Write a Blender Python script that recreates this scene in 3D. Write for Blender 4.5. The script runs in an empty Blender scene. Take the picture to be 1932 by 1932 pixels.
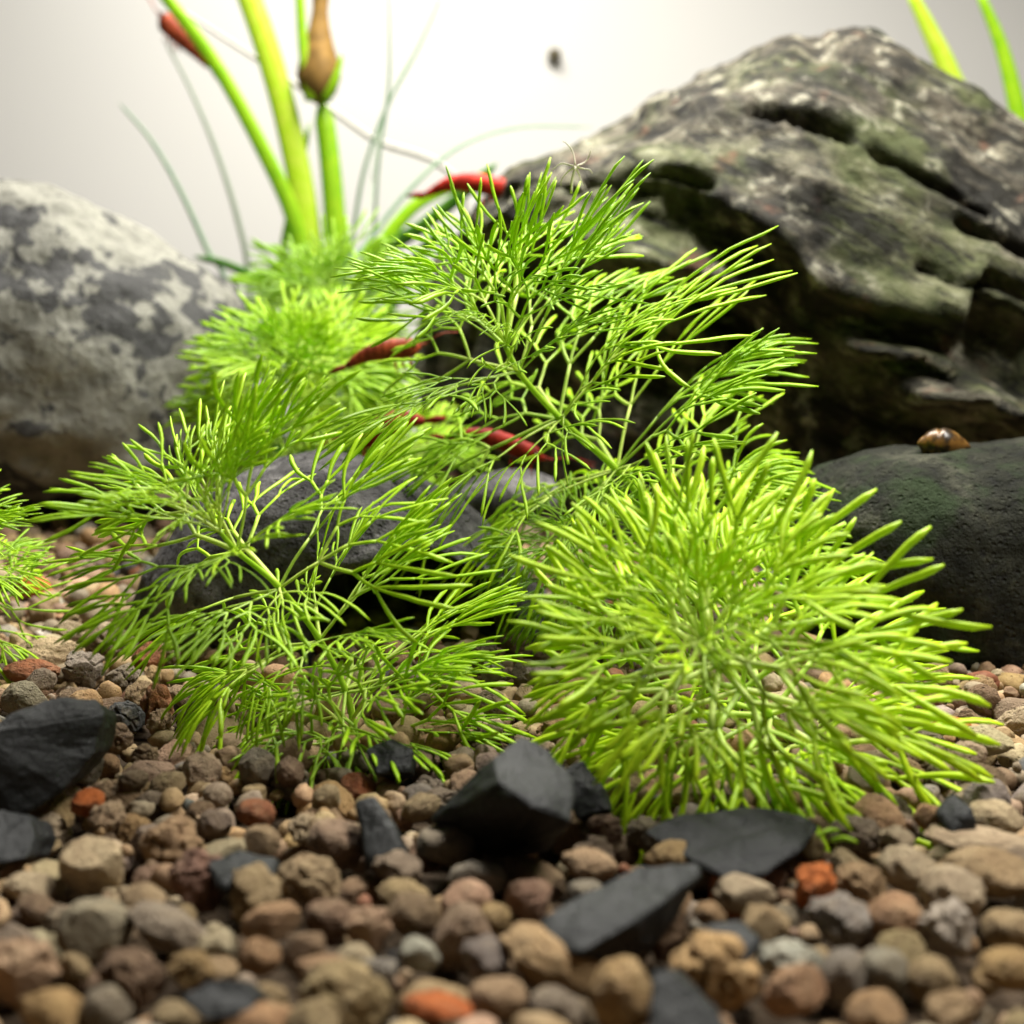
import bpy, bmesh, math, random
import numpy as np
from mathutils import Vector, Matrix, Quaternion

# ------------------------------------------------------------------ camera, light, exposure (1 unit = 1 cm)
scene = bpy.context.scene
COL = scene.collection
scene.unit_settings.scale_length = 0.01
R = random.Random(7)
NR = np.random.default_rng(11)

FPX, PITCH, CAMZ = 2654.0, math.radians(9.3), 6.0        # focal length in pixels of a 1932 px wide view
FWD = Vector((0, math.cos(PITCH), -math.sin(PITCH)))
UP = Vector((0, math.sin(PITCH), math.cos(PITCH)))
EYE = Vector((0, 0, CAMZ))
cam_d = bpy.data.cameras.new('camera')
cam_d.sensor_width = 36.0
cam_d.lens = FPX / 1932 * 36.0
cam_d.clip_start, cam_d.clip_end = 0.5, 600
cam_d.dof.use_dof = True
cam_d.dof.focus_distance = 19.4
cam_d.dof.aperture_fstop = cam_d.lens * 1e-3 / 0.23
cam_d.dof.aperture_blades = 0
cam = bpy.data.objects.new('camera', cam_d)
COL.objects.link(cam)
cam.location = EYE
cam.rotation_euler = (math.pi / 2 - PITCH, 0, 0)
scene.camera = cam

world = bpy.data.worlds.new('World')
scene.world = world
world.use_nodes = True
bg = world.node_tree.nodes['Background']
bg.inputs[0].default_value = (1.0, 0.96, 0.9, 1)
bg.inputs[1].default_value = 0.032

def area_lamp(name, loc, target, sx, sy, power, col):
    d = bpy.data.lights.new(name, 'AREA')
    d.shape, d.size, d.size_y, d.energy, d.color = 'RECTANGLE', sx, sy, power, col
    o = bpy.data.objects.new(name, d)
    COL.objects.link(o)
    o.location = loc
    o.rotation_euler = (Vector(target) - Vector(loc)).to_track_quat('-Z', 'Y').to_euler()
    return o
area_lamp('tank_lamp', (6, 29, 30), (3, 26.5, 0), 46, 5, 48000, (1.0, 0.965, 0.9))

scene.view_settings.view_transform = 'Standard'
scene.view_settings.look = 'None'
scene.view_settings.exposure = 0
scene.view_settings.gamma = 1
scene.render.engine = 'CYCLES'
scene.cycles.use_denoising = True
scene.cycles.max_bounces = 8
scene.cycles.transparent_max_bounces = 8

# ------------------------------------------------------------------ geometry helpers
def P(u, v, Y):
    """the point seen at pixel (u, v) of the 1932 px view, Y cm from the camera"""
    d = Vector(((u - 966) / FPX, 0, 0)) + UP * ((966 - v) / FPX) + FWD
    return EYE + d * (Y / d.y)

def on_plane(u, v, z):
    d = Vector(((u - 966) / FPX, 0, 0)) + UP * ((966 - v) / FPX) + FWD
    return EYE + d * ((z - CAMZ) / d.z)

def proj(p):
    """world points (n,3) -> pixels of the 1932 px view"""
    q = p - np.array(EYE)
    dep = q @ np.array(FWD)
    return 966 + FPX * q[:, 0] / dep, 966 - FPX * (q @ np.array(UP)) / dep

_rng = np.random.default_rng(3)
_perm = np.concatenate([_rng.permutation(256)] * 3)
_grad = _rng.normal(size=(256, 3))
_grad /= np.linalg.norm(_grad, axis=1)[:, None]
def noise(p):
    p = np.asarray(p, float)
    i = np.floor(p).astype(int)
    f = p - i
    i &= 255
    w = f * f * f * (f * (f * 6 - 15) + 10)
    out = np.zeros(len(p))
    for dx in (0, 1):
        for dy in (0, 1):
            for dz in (0, 1):
                h = _perm[_perm[_perm[i[:, 0] + dx] + i[:, 1] + dy] + i[:, 2] + dz]
                g = _grad[h]
                o = f - np.array([dx, dy, dz])
                k = (w[:, 0] if dx else 1 - w[:, 0]) * (w[:, 1] if dy else 1 - w[:, 1]) * (w[:, 2] if dz else 1 - w[:, 2])
                out += k * (g * o).sum(1)
    return out * 1.5
def fbm(p, octaves=4, gain=0.5, lac=2.03):
    s, a, t = np.zeros(len(p)), 1.0, 0.0
    for k in range(octaves):
        s += a * noise(p * lac ** k + 17.3 * k)
        t += a
        a *= gain
    return s / t
def ridged(p, octaves=3):
    s, a, t = np.zeros(len(p)), 1.0, 0.0
    for k in range(octaves):
        s += a * (1 - 2 * np.abs(noise(p * 2.1 ** k + 9.1 * k)))
        t += a
        a *= 0.5
    return s / t
def sstep(a, b, x):
    t = np.clip((x - a) / (b - a), 0, 1)
    return t * t * (3 - 2 * t)

_ico = {}
def ico(n):
    if n not in _ico:
        bm = bmesh.new()
        bmesh.ops.create_icosphere(bm, subdivisions=n, radius=1)
        v = np.array([x.co[:] for x in bm.verts])
        f = np.array([[x.index for x in q.verts] for q in bm.faces])
        bm.free()
        _ico[n] = (v, f)
    return _ico[n]

def mesh_np(name, v, f, mat=None, smooth=True):
    """v (n,3), f (m,k) with one k for all faces"""
    me = bpy.data.meshes.new(name)
    v = np.ascontiguousarray(v, np.float32)
    f = np.ascontiguousarray(f, np.int32)
    k = f.shape[1]
    me.vertices.add(len(v)); me.vertices.foreach_set('co', v.ravel())
    me.loops.add(f.size); me.loops.foreach_set('vertex_index', f.ravel())
    me.polygons.add(len(f)); me.polygons.foreach_set('loop_start', np.arange(0, f.size, k, dtype=np.int32))
    me.polygons.foreach_set('use_smooth', np.full(len(f), smooth))
    me.update(calc_edges=True)
    if mat: me.materials.append(mat)
    return me
def point_attr(me, name, vals):
    a = me.attributes.new(name, 'FLOAT', 'POINT')
    a.data.foreach_set('value', np.ascontiguousarray(vals, np.float32))
def link(name, data, parent=None):
    o = bpy.data.objects.new(name, data)
    COL.objects.link(o)
    if parent: o.parent = parent
    return o
def tag(o, label=None, cat=None, group=None, kind=None):
    if label: o['label'] = label
    if cat: o['category'] = cat
    if group: o['group'] = group
    if kind: o['kind'] = kind
    return o
def empty(name, loc, label, cat, group=None):
    o = link(name, None)
    o.location = loc
    o.empty_display_size = 0.3
    return tag(o, label, cat, group)

def tube_arrays(pts, rad, sides=8, flat=1.0, cap=True, nrm=None):
    """tube of quads round a polyline; returns verts, faces, t"""
    pts = [Vector(p) for p in pts]
    n = len(pts)
    V, F, T = [], [], []
    ref = Vector(nrm) if nrm is not None else None
    for i, p in enumerate(pts):
        d = (pts[min(i + 1, n - 1)] - pts[max(i - 1, 0)]).normalized()
        if ref is None:
            ref = d.orthogonal()
        a = (ref - d * ref.dot(d))
        a = a.normalized() if a.length > 1e-6 else d.orthogonal().normalized()
        ref = a
        b = d.cross(a)
        for s in range(sides):
            t = 2 * math.pi * s / sides
            V.append(p + b * (math.cos(t) * rad[i]) + a * (math.sin(t) * rad[i] * flat))
            T.append(i / (n - 1))
    for i in range(n - 1):
        for s in range(sides):
            s2 = (s + 1) % sides
            F.append((i * sides + s, i * sides + s2, (i + 1) * sides + s2, (i + 1) * sides + s))
    return V, F, T
def poly_mesh(name, V, F, mat=None, smooth=True):
    me = bpy.data.meshes.new(name)
    me.from_pydata([tuple(v) for v in V], [], F)
    me.polygons.foreach_set('use_smooth', [smooth] * len(F))
    me.update()
    if mat: me.materials.append(mat)
    return me
def tube(name, pts, rad, mat, parent=None, sides=8, flat=1.0, origin=Vector((0, 0, 0)), nrm=None):
    V, F, T = tube_arrays([Vector(p) - origin for p in pts], rad, sides, flat, nrm=nrm)
    n = len(pts)
    F = F + [tuple(range(sides - 1, -1, -1)), tuple(range((n - 1) * sides, n * sides))]
    return link(name, poly_mesh(name, V, F, mat), parent)
def spline(ctrl, n):
    """Catmull-Rom through control points"""
    c = [Vector(p) for p in ctrl]
    c = [c[0] * 2 - c[1]] + c + [c[-1] * 2 - c[-2]]
    out = []
    m = len(c) - 3
    for k in range(n):
        t = k / (n - 1) * m
        i = min(int(t), m - 1)
        t -= i
        a, b, d, e = c[i:i + 4]
        out.append(0.5 * ((2 * b) + (d - a) * t + (2 * a - 5 * b + 4 * d - e) * t * t + (3 * b - a - 3 * d + e) * t ** 3))
    return out

# ------------------------------------------------------------------ materials
class NT:
    def __init__(self, name):
        self.m = bpy.data.materials.new(name)
        self.m.use_nodes = True
        self.t = self.m.node_tree
        self.t.nodes.clear()
        self.out = self.t.nodes.new('ShaderNodeOutputMaterial')
    def n(self, typ, **kw):
        x = self.t.nodes.new('ShaderNode' + typ)
        for k, v in kw.items(): setattr(x, k, v)
        return x
    def l(self, a, b): self.t.links.new(a, b)
    def noise(self, vec, scale, detail=4, rough=0.55, dist=0.0):
        x = self.n('TexNoise')
        x.inputs['Scale'].default_value = scale
        x.inputs['Detail'].default_value = detail
        x.inputs['Roughness'].default_value = rough
        x.inputs['Distortion'].default_value = dist
        self.l(vec, x.inputs['Vector'])
        return x.outputs['Fac']
    def voro(self, vec, scale, feat='F1'):
        x = self.n('TexVoronoi', feature=feat)
        x.inputs['Scale'].default_value = scale
        self.l(vec, x.inputs['Vector'])
        return x.outputs['Distance']
    def ramp(self, fac, stops):
        x = self.n('ValToRGB')
        e = x.color_ramp.elements
        while len(e) < len(stops): e.new(0.5)
        for q, (p, c) in zip(e, stops):
            q.position = p
            q.color = (*c, 1) if len(c) == 3 else c
        self.l(fac, x.inputs[0])
        return x.outputs[0]
    def mix(self, fac, a, b, mode='MIX'):
        x = self.n('Mix', data_type='RGBA', blend_type=mode)
        for s, val in ((x.inputs[0], fac), (x.inputs[6], a), (x.inputs[7], b)):
            if hasattr(val, 'is_linked'): self.l(val, s)
            elif isinstance(val, (int, float)): s.default_value = val
            else: s.default_value = (*val, 1)
        return x.outputs[2]
    def math(self, op, a, b=None):
        x = self.n('Math', operation=op)
        for s, val in ((x.inputs[0], a), (x.inputs[1], b)):
            if val is None: continue
            if hasattr(val, 'is_linked'): self.l(val, s)
            else: s.default_value = val
        return x.outputs[0]
    def mapr(self, x, a, b, c, d):
        q = self.n('MapRange')
        self.l(x, q.inputs[0])
        for k, val in zip((1, 2, 3, 4), (a, b, c, d)): q.inputs[k].default_value = val
        return q.outputs[0]
    def vec(self, kind='Object', scale=(1, 1, 1), rot=(0, 0, 0), add=None):
        tc = self.n('TexCoord')
        mp = self.n('Mapping')
        mp.inputs['Scale'].default_value = scale
        mp.inputs['Rotation'].default_value = rot
        self.l(tc.outputs[kind], mp.inputs['Vector'])
        if add is not None: self.l(add, mp.inputs['Location'])
        return mp.outputs[0]
    def bump(self, h, strength, dist, prev=None):
        b = self.n('Bump')
        b.inputs['Strength'].default_value = strength
        b.inputs['Distance'].default_value = dist
        self.l(h, b.inputs['Height'])
        if prev is not None: self.l(prev, b.inputs['Normal'])
        return b.outputs[0]
    def bsdf(self, col, rough=0.7, normal=None, spec=0.3, **kw):
        p = self.n('BsdfPrincipled')
        for key, val in (('Base Color', col), ('Roughness', rough), ('Specular IOR Level', spec)):
            if hasattr(val, 'is_linked'): self.l(val, p.inputs[key])
            elif isinstance(val, (int, float)): p.inputs[key].default_value = val
            else: p.inputs[key].default_value = (*val, 1)
        for key, val in kw.items(): p.inputs[key].default_value = val
        if normal is not None: self.l(normal, p.inputs['Normal'])
        self.l(p.outputs[0], self.out.inputs[0])
        return p

def pebble_mat(name, from_object):
    m = NT(name)
    if from_object:
        oi = m.n('ObjectInfo')
        base = oi.outputs['Color']
        k = m.n('VectorMath', operation='SCALE')
        cv = m.n('CombineXYZ')
        for s in range(3): m.l(oi.outputs['Random'], cv.inputs[s])
        m.l(cv.outputs[0], k.inputs[0]); k.inputs['Scale'].default_value = 40
        v = m.vec('Object', add=k.outputs[0])
        sc = 1.0
    else:
        a = m.n('Attribute', attribute_name='Col')
        base = a.outputs['Color']
        v = m.vec('Object')
        sc = 4.2
    n1 = m.noise(v, 1.7 * sc, 6, 0.62)
    n2 = m.noise(v, 7.0 * sc, 4, 0.6)
    n3 = m.noise(v, 0.9 * sc, 3, 0.5, 1.0)
    c = m.mix(m.mapr(n1, 0.35, 0.68, 0, 1), m.mix(1.0, base, (0.68, 0.63, 0.6), 'MULTIPLY'), base)
    c = m.mix(m.mapr(n3, 0.52, 0.72, 0, 0.55), c, m.mix(0.5, base, (0.4, 0.3, 0.17)))
    c = m.mix(m.mapr(n2, 0.55, 0.75, 0, 0.45), c, m.mix(1.0, base, (0.35, 0.3, 0.27), 'MULTIPLY'))
    vo = m.voro(v, 3.6 * sc)
    pit = m.mapr(vo, 0.1, 0.28, 0, 1)
    pitmask = m.mapr(m.noise(v, 1.3 * sc, 2), 0.5, 0.62, 1, 0)
    pits = m.math('MAXIMUM', pit, pitmask)
    c = m.mix(m.mapr(pits, 0, 1, 0.6, 0), c, m.mix(1.0, base, (0.28, 0.24, 0.2), 'MULTIPLY'))
    h = m.math('ADD', m.math('MULTIPLY', n2, 0.5), m.math('MULTIPLY', pits, 0.6))
    h = m.math('ADD', h, m.math('MULTIPLY', m.noise(v, 18 * sc, 3, 0.7), 0.22))
    nrm = m.bump(h, 1.0, 0.13 if from_object else 0.03)
    m.bsdf(c, 0.72, nrm, 0.32)
    return m.m

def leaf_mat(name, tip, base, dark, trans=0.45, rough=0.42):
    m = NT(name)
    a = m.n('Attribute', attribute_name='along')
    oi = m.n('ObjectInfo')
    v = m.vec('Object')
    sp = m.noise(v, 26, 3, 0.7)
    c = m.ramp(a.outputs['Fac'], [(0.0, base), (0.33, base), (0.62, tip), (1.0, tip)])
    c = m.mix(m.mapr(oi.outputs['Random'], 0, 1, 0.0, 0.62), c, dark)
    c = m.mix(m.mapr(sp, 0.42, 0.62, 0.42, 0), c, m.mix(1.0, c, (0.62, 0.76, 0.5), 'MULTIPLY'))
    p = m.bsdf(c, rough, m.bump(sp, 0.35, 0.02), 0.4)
    t = m.n('BsdfTranslucent')
    m.l(m.mix(1.0, c, (1.0, 1.0, 0.55), 'MULTIPLY'), t.inputs[0])
    mx = m.n('MixShader')
    mx.inputs[0].default_value = trans
    m.l(p.outputs[0], mx.inputs[1]); m.l(t.outputs[0], mx.inputs[2])
    m.l(mx.outputs[0], m.out.inputs[0])
    return m.m

def stem_mat(name, c1, c2, trans=0.25):
    m = NT(name)
    v = m.vec('Object')
    n1 = m.noise(v, 3.0, 4)
    c = m.mix(m.mapr(n1, 0.35, 0.65, 0, 1), c1, c2)
    p = m.bsdf(c, 0.4, m.bump(m.noise(v, 20, 3), 0.25, 0.02), 0.4)
    t = m.n('BsdfTranslucent')
    m.l(c, t.inputs[0])
    mx = m.n('MixShader')
    mx.inputs[0].default_value = trans
    m.l(p.outputs[0], mx.inputs[1]); m.l(t.outputs[0], mx.inputs[2])
    m.l(mx.outputs[0], m.out.inputs[0])
    return m.m

def boulder_mat():
    m = NT('weathered_boulder_stone')
    v = m.vec('Object')
    vr = m.vec('Object', rot=(0, math.radians(-27), 0))
    mp = m.n('Mapping')
    mp.inputs['Scale'].default_value = (0.4, 0.8, 2.0)
    m.l(vr, mp.inputs['Vector'])
    vs = mp.outputs[0]
    n1 = m.noise(vs, 0.55, 9, 0.66, 0.8)
    n5 = m.noise(vs, 1.4, 6, 0.7, 0.4)
    n2 = m.noise(v, 1.5, 8, 0.68, 0.3)
    n3 = m.noise(v, 0.33, 4, 0.5)
    n4 = m.noise(v, 4.5, 5, 0.7)
    c = m.ramp(n1, [(0.36, (0.012, 0.012, 0.009)), (0.45, (0.05, 0.045, 0.032)), (0.54, (0.115, 0.1, 0.07)), (0.68, (0.25, 0.235, 0.165))])
    c = m.mix(m.mapr(n2, 0.545, 0.64, 0, 0.88), c, (0.43, 0.41, 0.31))
    c = m.mix(m.mapr(n2, 0.49, 0.4, 0, 0.9), c, (0.018, 0.017, 0.013))
    c = m.mix(m.mapr(n3, 0.48, 0.6, 0, 0.75), c, m.mix(0.6, c, (0.11, 0.14, 0.035)))
    c = m.mix(m.mapr(n4, 0.58, 0.7, 0, 0.8), c, (0.03, 0.026, 0.02))
    c = m.mix(m.mapr(m.noise(v, 0.9, 3), 0.62, 0.7, 0, 0.6), c, (0.2, 0.095, 0.06))
    c = m.mix(m.mapr(n5, 0.49, 0.41, 0, 0.92), c, (0.016, 0.015, 0.011))
    c = m.mix(m.mapr(n5, 0.6, 0.7, 0, 0.5), c, (0.3, 0.29, 0.21))
    h = m.math('ADD', m.math('MULTIPLY', n2, 0.8), m.math('MULTIPLY', n4, 0.35))
    h = m.math('ADD', h, m.math('MULTIPLY', n5, 0.9))
    nrm = m.bump(h, 1.0, 0.4)
    m.bsdf(c, 0.75, nrm, 0.25)
    return m.m
def pale_rock_mat():
    m = NT('pale_blotched_stone')
    v = m.vec('Object')
    n1 = m.noise(v, 0.42, 6, 0.58, 0.4)
    n2 = m.noise(v, 1.5, 6, 0.62)
    n3 = m.noise(v, 5, 4, 0.7)
    c = m.mix(m.mapr(n2, 0.35, 0.7, 0, 1), (0.14, 0.138, 0.115), (0.32, 0.315, 0.262))
    bl = m.math('ADD', n1, m.math('MULTIPLY', m.math('SUBTRACT', n2, 0.5), 0.55))
    c = m.mix(m.mapr(bl, 0.515, 0.545, 0, 0.95), c, m.mix(m.mapr(n3, 0.3, 0.7, 0, 1), (0.022, 0.022, 0.023), (0.05, 0.05, 0.049)))
    c = m.mix(m.mapr(n2, 0.62, 0.68, 0, 0.6), c, (0.1, 0.1, 0.095))
    nrm = m.bump(m.math('ADD', m.math('MULTIPLY', n2, 0.7), m.math('MULTIPLY', n3, 0.4)), 0.9, 0.3)
    m.bsdf(c, 0.75, nrm, 0.25)
    return m.m
def dark_rock_mat(name, c1, c2, c3, sc=1.0, pits=True, moss=None):
    m = NT(name)
    v = m.vec('Object')
    n1 = m.noise(v, 1.2 * sc, 7, 0.65)
    n2 = m.noise(v, 6 * sc, 5, 0.7)
    c = m.ramp(n1, [(0.32, c1), (0.52, c2), (0.7, c3)])
    c = m.mix(m.mapr(n2, 0.56, 0.72, 0, 0.7), c, m.mix(1.0, c, (2.0, 2.0, 1.9), 'MULTIPLY'))
    c = m.mix(m.mapr(n2, 0.46, 0.34, 0, 0.8), c, (0.01, 0.01, 0.01))
    if moss: c = m.mix(m.mapr(m.noise(v, 0.8, 5, 0.6), 0.5, 0.62, 0, 0.6), c, moss)
    h = n2
    if pits: h = m.math('ADD', n2, m.math('MULTIPLY', m.mapr(m.voro(v, 7 * sc), 0.08, 0.3, 0, 1), 0.4))
    m.bsdf(c, 0.8, m.bump(h, 1.0, 0.14), 0.12)
    return m.m
def slate_mat():
    m = NT('black_slate')
    v = m.vec('Object')
    oi = m.n('ObjectInfo')
    n1 = m.noise(v, 1.6, 6, 0.6)
    n2 = m.noise(v, 9, 5, 0.65)
    c = m.mix(m.mapr(n1, 0.35, 0.68, 0, 1), (0.006, 0.006, 0.0065), (0.016, 0.016, 0.0175))
    c = m.mix(m.mapr(n2, 0.62, 0.74, 0, 0.5), c, (0.06, 0.06, 0.06))
    c = m.mix(m.mapr(oi.outputs['Random'], 0, 1, 0, 0.5), c, (0.013, 0.015, 0.012))
    m.bsdf(c, m.mapr(n1, 0.3, 0.7, 0.45, 0.65), m.bump(m.math('ADD', m.math('MULTIPLY', n2, 0.5), n1), 0.7, 0.1), 0.22)
    return m.m
def simple_mat(name, c, rough=0.5, spec=0.4, var=0.25, sc=4.0, **kw):
    m = NT(name)
    v = m.vec('Object')
    n1 = m.noise(v, sc, 4, 0.6)
    d = tuple(x * (1 - var) for x in c)
    e = tuple(min(1, x * (1 + var)) for x in c)
    m.bsdf(m.mix(m.mapr(n1, 0.3, 0.7, 0, 1), d, e), rough, m.bump(n1, 0.25, 0.03), spec, **kw)
    return m.m

M = {
    'pebble': pebble_mat('fired_clay_pebble', True),
    'gravel': pebble_mat('fired_clay_gravel', False),
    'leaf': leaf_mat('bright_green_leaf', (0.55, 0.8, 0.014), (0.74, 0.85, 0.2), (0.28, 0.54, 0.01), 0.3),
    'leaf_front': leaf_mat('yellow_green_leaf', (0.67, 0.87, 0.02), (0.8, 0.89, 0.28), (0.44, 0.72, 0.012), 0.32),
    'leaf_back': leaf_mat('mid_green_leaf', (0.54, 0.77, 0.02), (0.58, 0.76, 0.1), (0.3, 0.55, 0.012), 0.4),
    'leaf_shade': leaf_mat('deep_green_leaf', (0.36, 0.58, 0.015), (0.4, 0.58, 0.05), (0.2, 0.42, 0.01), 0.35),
    'stem': stem_mat('green_stem', (0.34, 0.6, 0.02), (0.48, 0.7, 0.05)),
    'blade': stem_mat('grass_green_blade', (0.3, 0.6, 0.015), (0.42, 0.68, 0.02), 0.4),
    'blade_dark': stem_mat('dark_green_blade', (0.05, 0.19, 0.015), (0.1, 0.27, 0.02), 0.3),
    'blade_yellow': stem_mat('yellow_green_blade', (0.55, 0.78, 0.03), (0.66, 0.8, 0.08), 0.4),
    'hair': stem_mat('grey_green_hair_grass', (0.22, 0.36, 0.23), (0.3, 0.43, 0.27), 0.35),
    'hair_pale': stem_mat('pale_green_hair_grass', (0.46, 0.55, 0.42), (0.52, 0.6, 0.47), 0.4),
    'boulder': boulder_mat(),
    'pale_rock': pale_rock_mat(),
    'dark_rock': dark_rock_mat('dark_pitted_stone', (0.007, 0.008, 0.005), (0.02, 0.021, 0.014), (0.075, 0.075, 0.052), moss=(0.022, 0.04, 0.012)),
    'grey_rock': dark_rock_mat('smooth_grey_stone', (0.028, 0.027, 0.027), (0.092, 0.087, 0.087), (0.2, 0.19, 0.185), 1.0),
    'slate': slate_mat(),
    'shrimp': simple_mat('red_shrimp_shell', (0.38, 0.022, 0.011), 0.55, 0.15, 0.75, 4.5),
    'shrimp_dark': simple_mat('brown_red_shrimp_shell', (0.2, 0.035, 0.012), 0.55, 0.15, 0.75, 4.5),
    'shrimp_deep': simple_mat('deep_red_shrimp_shell', (0.19, 0.014, 0.008), 0.6, 0.12, 0.8, 4.0),
    'eye': simple_mat('black_eye', (0.01, 0.01, 0.01), 0.15),
    'bud': simple_mat('brown_bud', (0.2, 0.115, 0.03), 0.65, 0.15, 0.5, 2.2),
    'pale_thread': simple_mat('pale_thread', (0.6, 0.56, 0.42), 0.4, 0.4, 0.1),
    'root': simple_mat('grey_pale_root', (0.5, 0.48, 0.44), 0.6, 0.2, 0.1),
}

# ------------------------------------------------------------------ setting: ground, back wall
wm = NT('white_background_sheet')
wm.bsdf(wm.mix(wm.mapr(wm.noise(wm.vec('Object'), 0.06, 2), 0.3, 0.7, 0, 1), (0.56, 0.552, 0.525), (0.6, 0.592, 0.565)), 0.7, None, 0.2)
WALL_Y = 57
me = poly_mesh('back_wall', [(-150, WALL_Y, -2), (150, WALL_Y, -2), (150, WALL_Y, 34), (-150, WALL_Y, 34),
                             (-150, WALL_Y + 0.5, -2), (150, WALL_Y + 0.5, -2), (150, WALL_Y + 0.5, 34), (-150, WALL_Y + 0.5, 34)],
               [(0, 1, 2, 3), (5, 4, 7, 6), (3, 2, 6, 7), (4, 0, 3, 7), (1, 5, 6, 2)], wm.m, False)
tag(link('back_wall', me), 'plain white background sheet behind the plants and boulders', kind='structure')

gm = NT('dark_gravel_base')
gv = gm.vec('Object')
gm.bsdf(gm.mix(gm.noise(gv, 4, 5), (0.03, 0.022, 0.015), (0.12, 0.085, 0.055)), 0.9, gm.bump(gm.voro(gv, 3.2), 0.8, 0.3), 0.1)
nx, ny = 121, 101
gx, gy = np.meshgrid(np.linspace(-90, 90, nx), np.linspace(-40, WALL_Y - 0.2, ny))
gp = np.stack([gx.ravel(), gy.ravel(), np.zeros(nx * ny)], 1)
gp[:, 2] = -0.32 + 0.08 * noise(gp * 0.4)
idx = np.arange(nx * ny).reshape(ny, nx)
gf = np.stack([idx[:-1, :-1].ravel(), idx[:-1, 1:].ravel(), idx[1:, 1:].ravel(), idx[1:, :-1].ravel()], 1)
tag(link('ground', mesh_np('ground', gp, gf, gm.m)), 'dark substrate bed under the loose gravel', kind='structure')

# ------------------------------------------------------------------ rocks
def star_rock(name, outline, Y, front, back, mat, label, sub=6, center=None, e1=0.75, e2=0.9, disp=None, cat='rock'):
    """closed stone whose widest section stands at depth Y with the given outline"""
    w = np.array([P(u, v, Y)[:] for u, v in outline])
    c = np.array(P(*center, Y)[:]) if center else w.mean(0)
    # radius over angle
    q = np.concatenate([w, w[:1]])
    dense = np.concatenate([q[i] + (q[i + 1] - q[i]) * np.linspace(0, 1, 40, endpoint=False)[:, None] for i in range(len(w))])
    ang = np.arctan2(dense[:, 2] - c[2], dense[:, 0] - c[0])
    rad = np.hypot(dense[:, 2] - c[2], dense[:, 0] - c[0])
    o = np.argsort(ang)
    ang, rad = ang[o], rad[o]
    k = np.ones(9) / 9
    rad = np.convolve(np.concatenate([rad[-4:], rad, rad[:4]]), k, 'valid')
    d, f = ico(sub)
    th = np.arctan2(d[:, 2], d[:, 0])
    r = np.interp(th, ang, rad, period=2 * math.pi)
    cp = np.sqrt(np.clip(1 - d[:, 1] ** 2, 0, 1)) ** e1
    sp = np.sign(d[:, 1]) * np.abs(d[:, 1]) ** e2
    v = np.stack([r * cp * np.cos(th), np.where(sp < 0, front, back) * sp, r * cp * np.sin(th)], 1)
    me = mesh_np(name, v, f, mat)
    n = np.empty(len(v) * 3, np.float32)
    me.vertex_normals.foreach_get('vector', n)
    n = n.reshape(-1, 3)
    wp = v + c
    if disp is not None:
        v = v + disp(wp, n)
        me.vertices.foreach_set('co', np.ascontiguousarray(v, np.float32).ravel())
        me.update()
    o = link(name, me)
    o.location = c
    return tag(o, label, cat)

def seg_dist(u, v, line):
    best = np.full(len(u), 1e9)
    for (x0, y0), (x1, y1) in zip(line[:-1], line[1:]):
        dx, dy = x1 - x0, y1 - y0
        t = np.clip(((u - x0) * dx + (v - y0) * dy) / (dx * dx + dy * dy), 0, 1)
        best = np.minimum(best, np.hypot(u - x0 - t * dx, v - y0 - t * dy))
    return best

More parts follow.
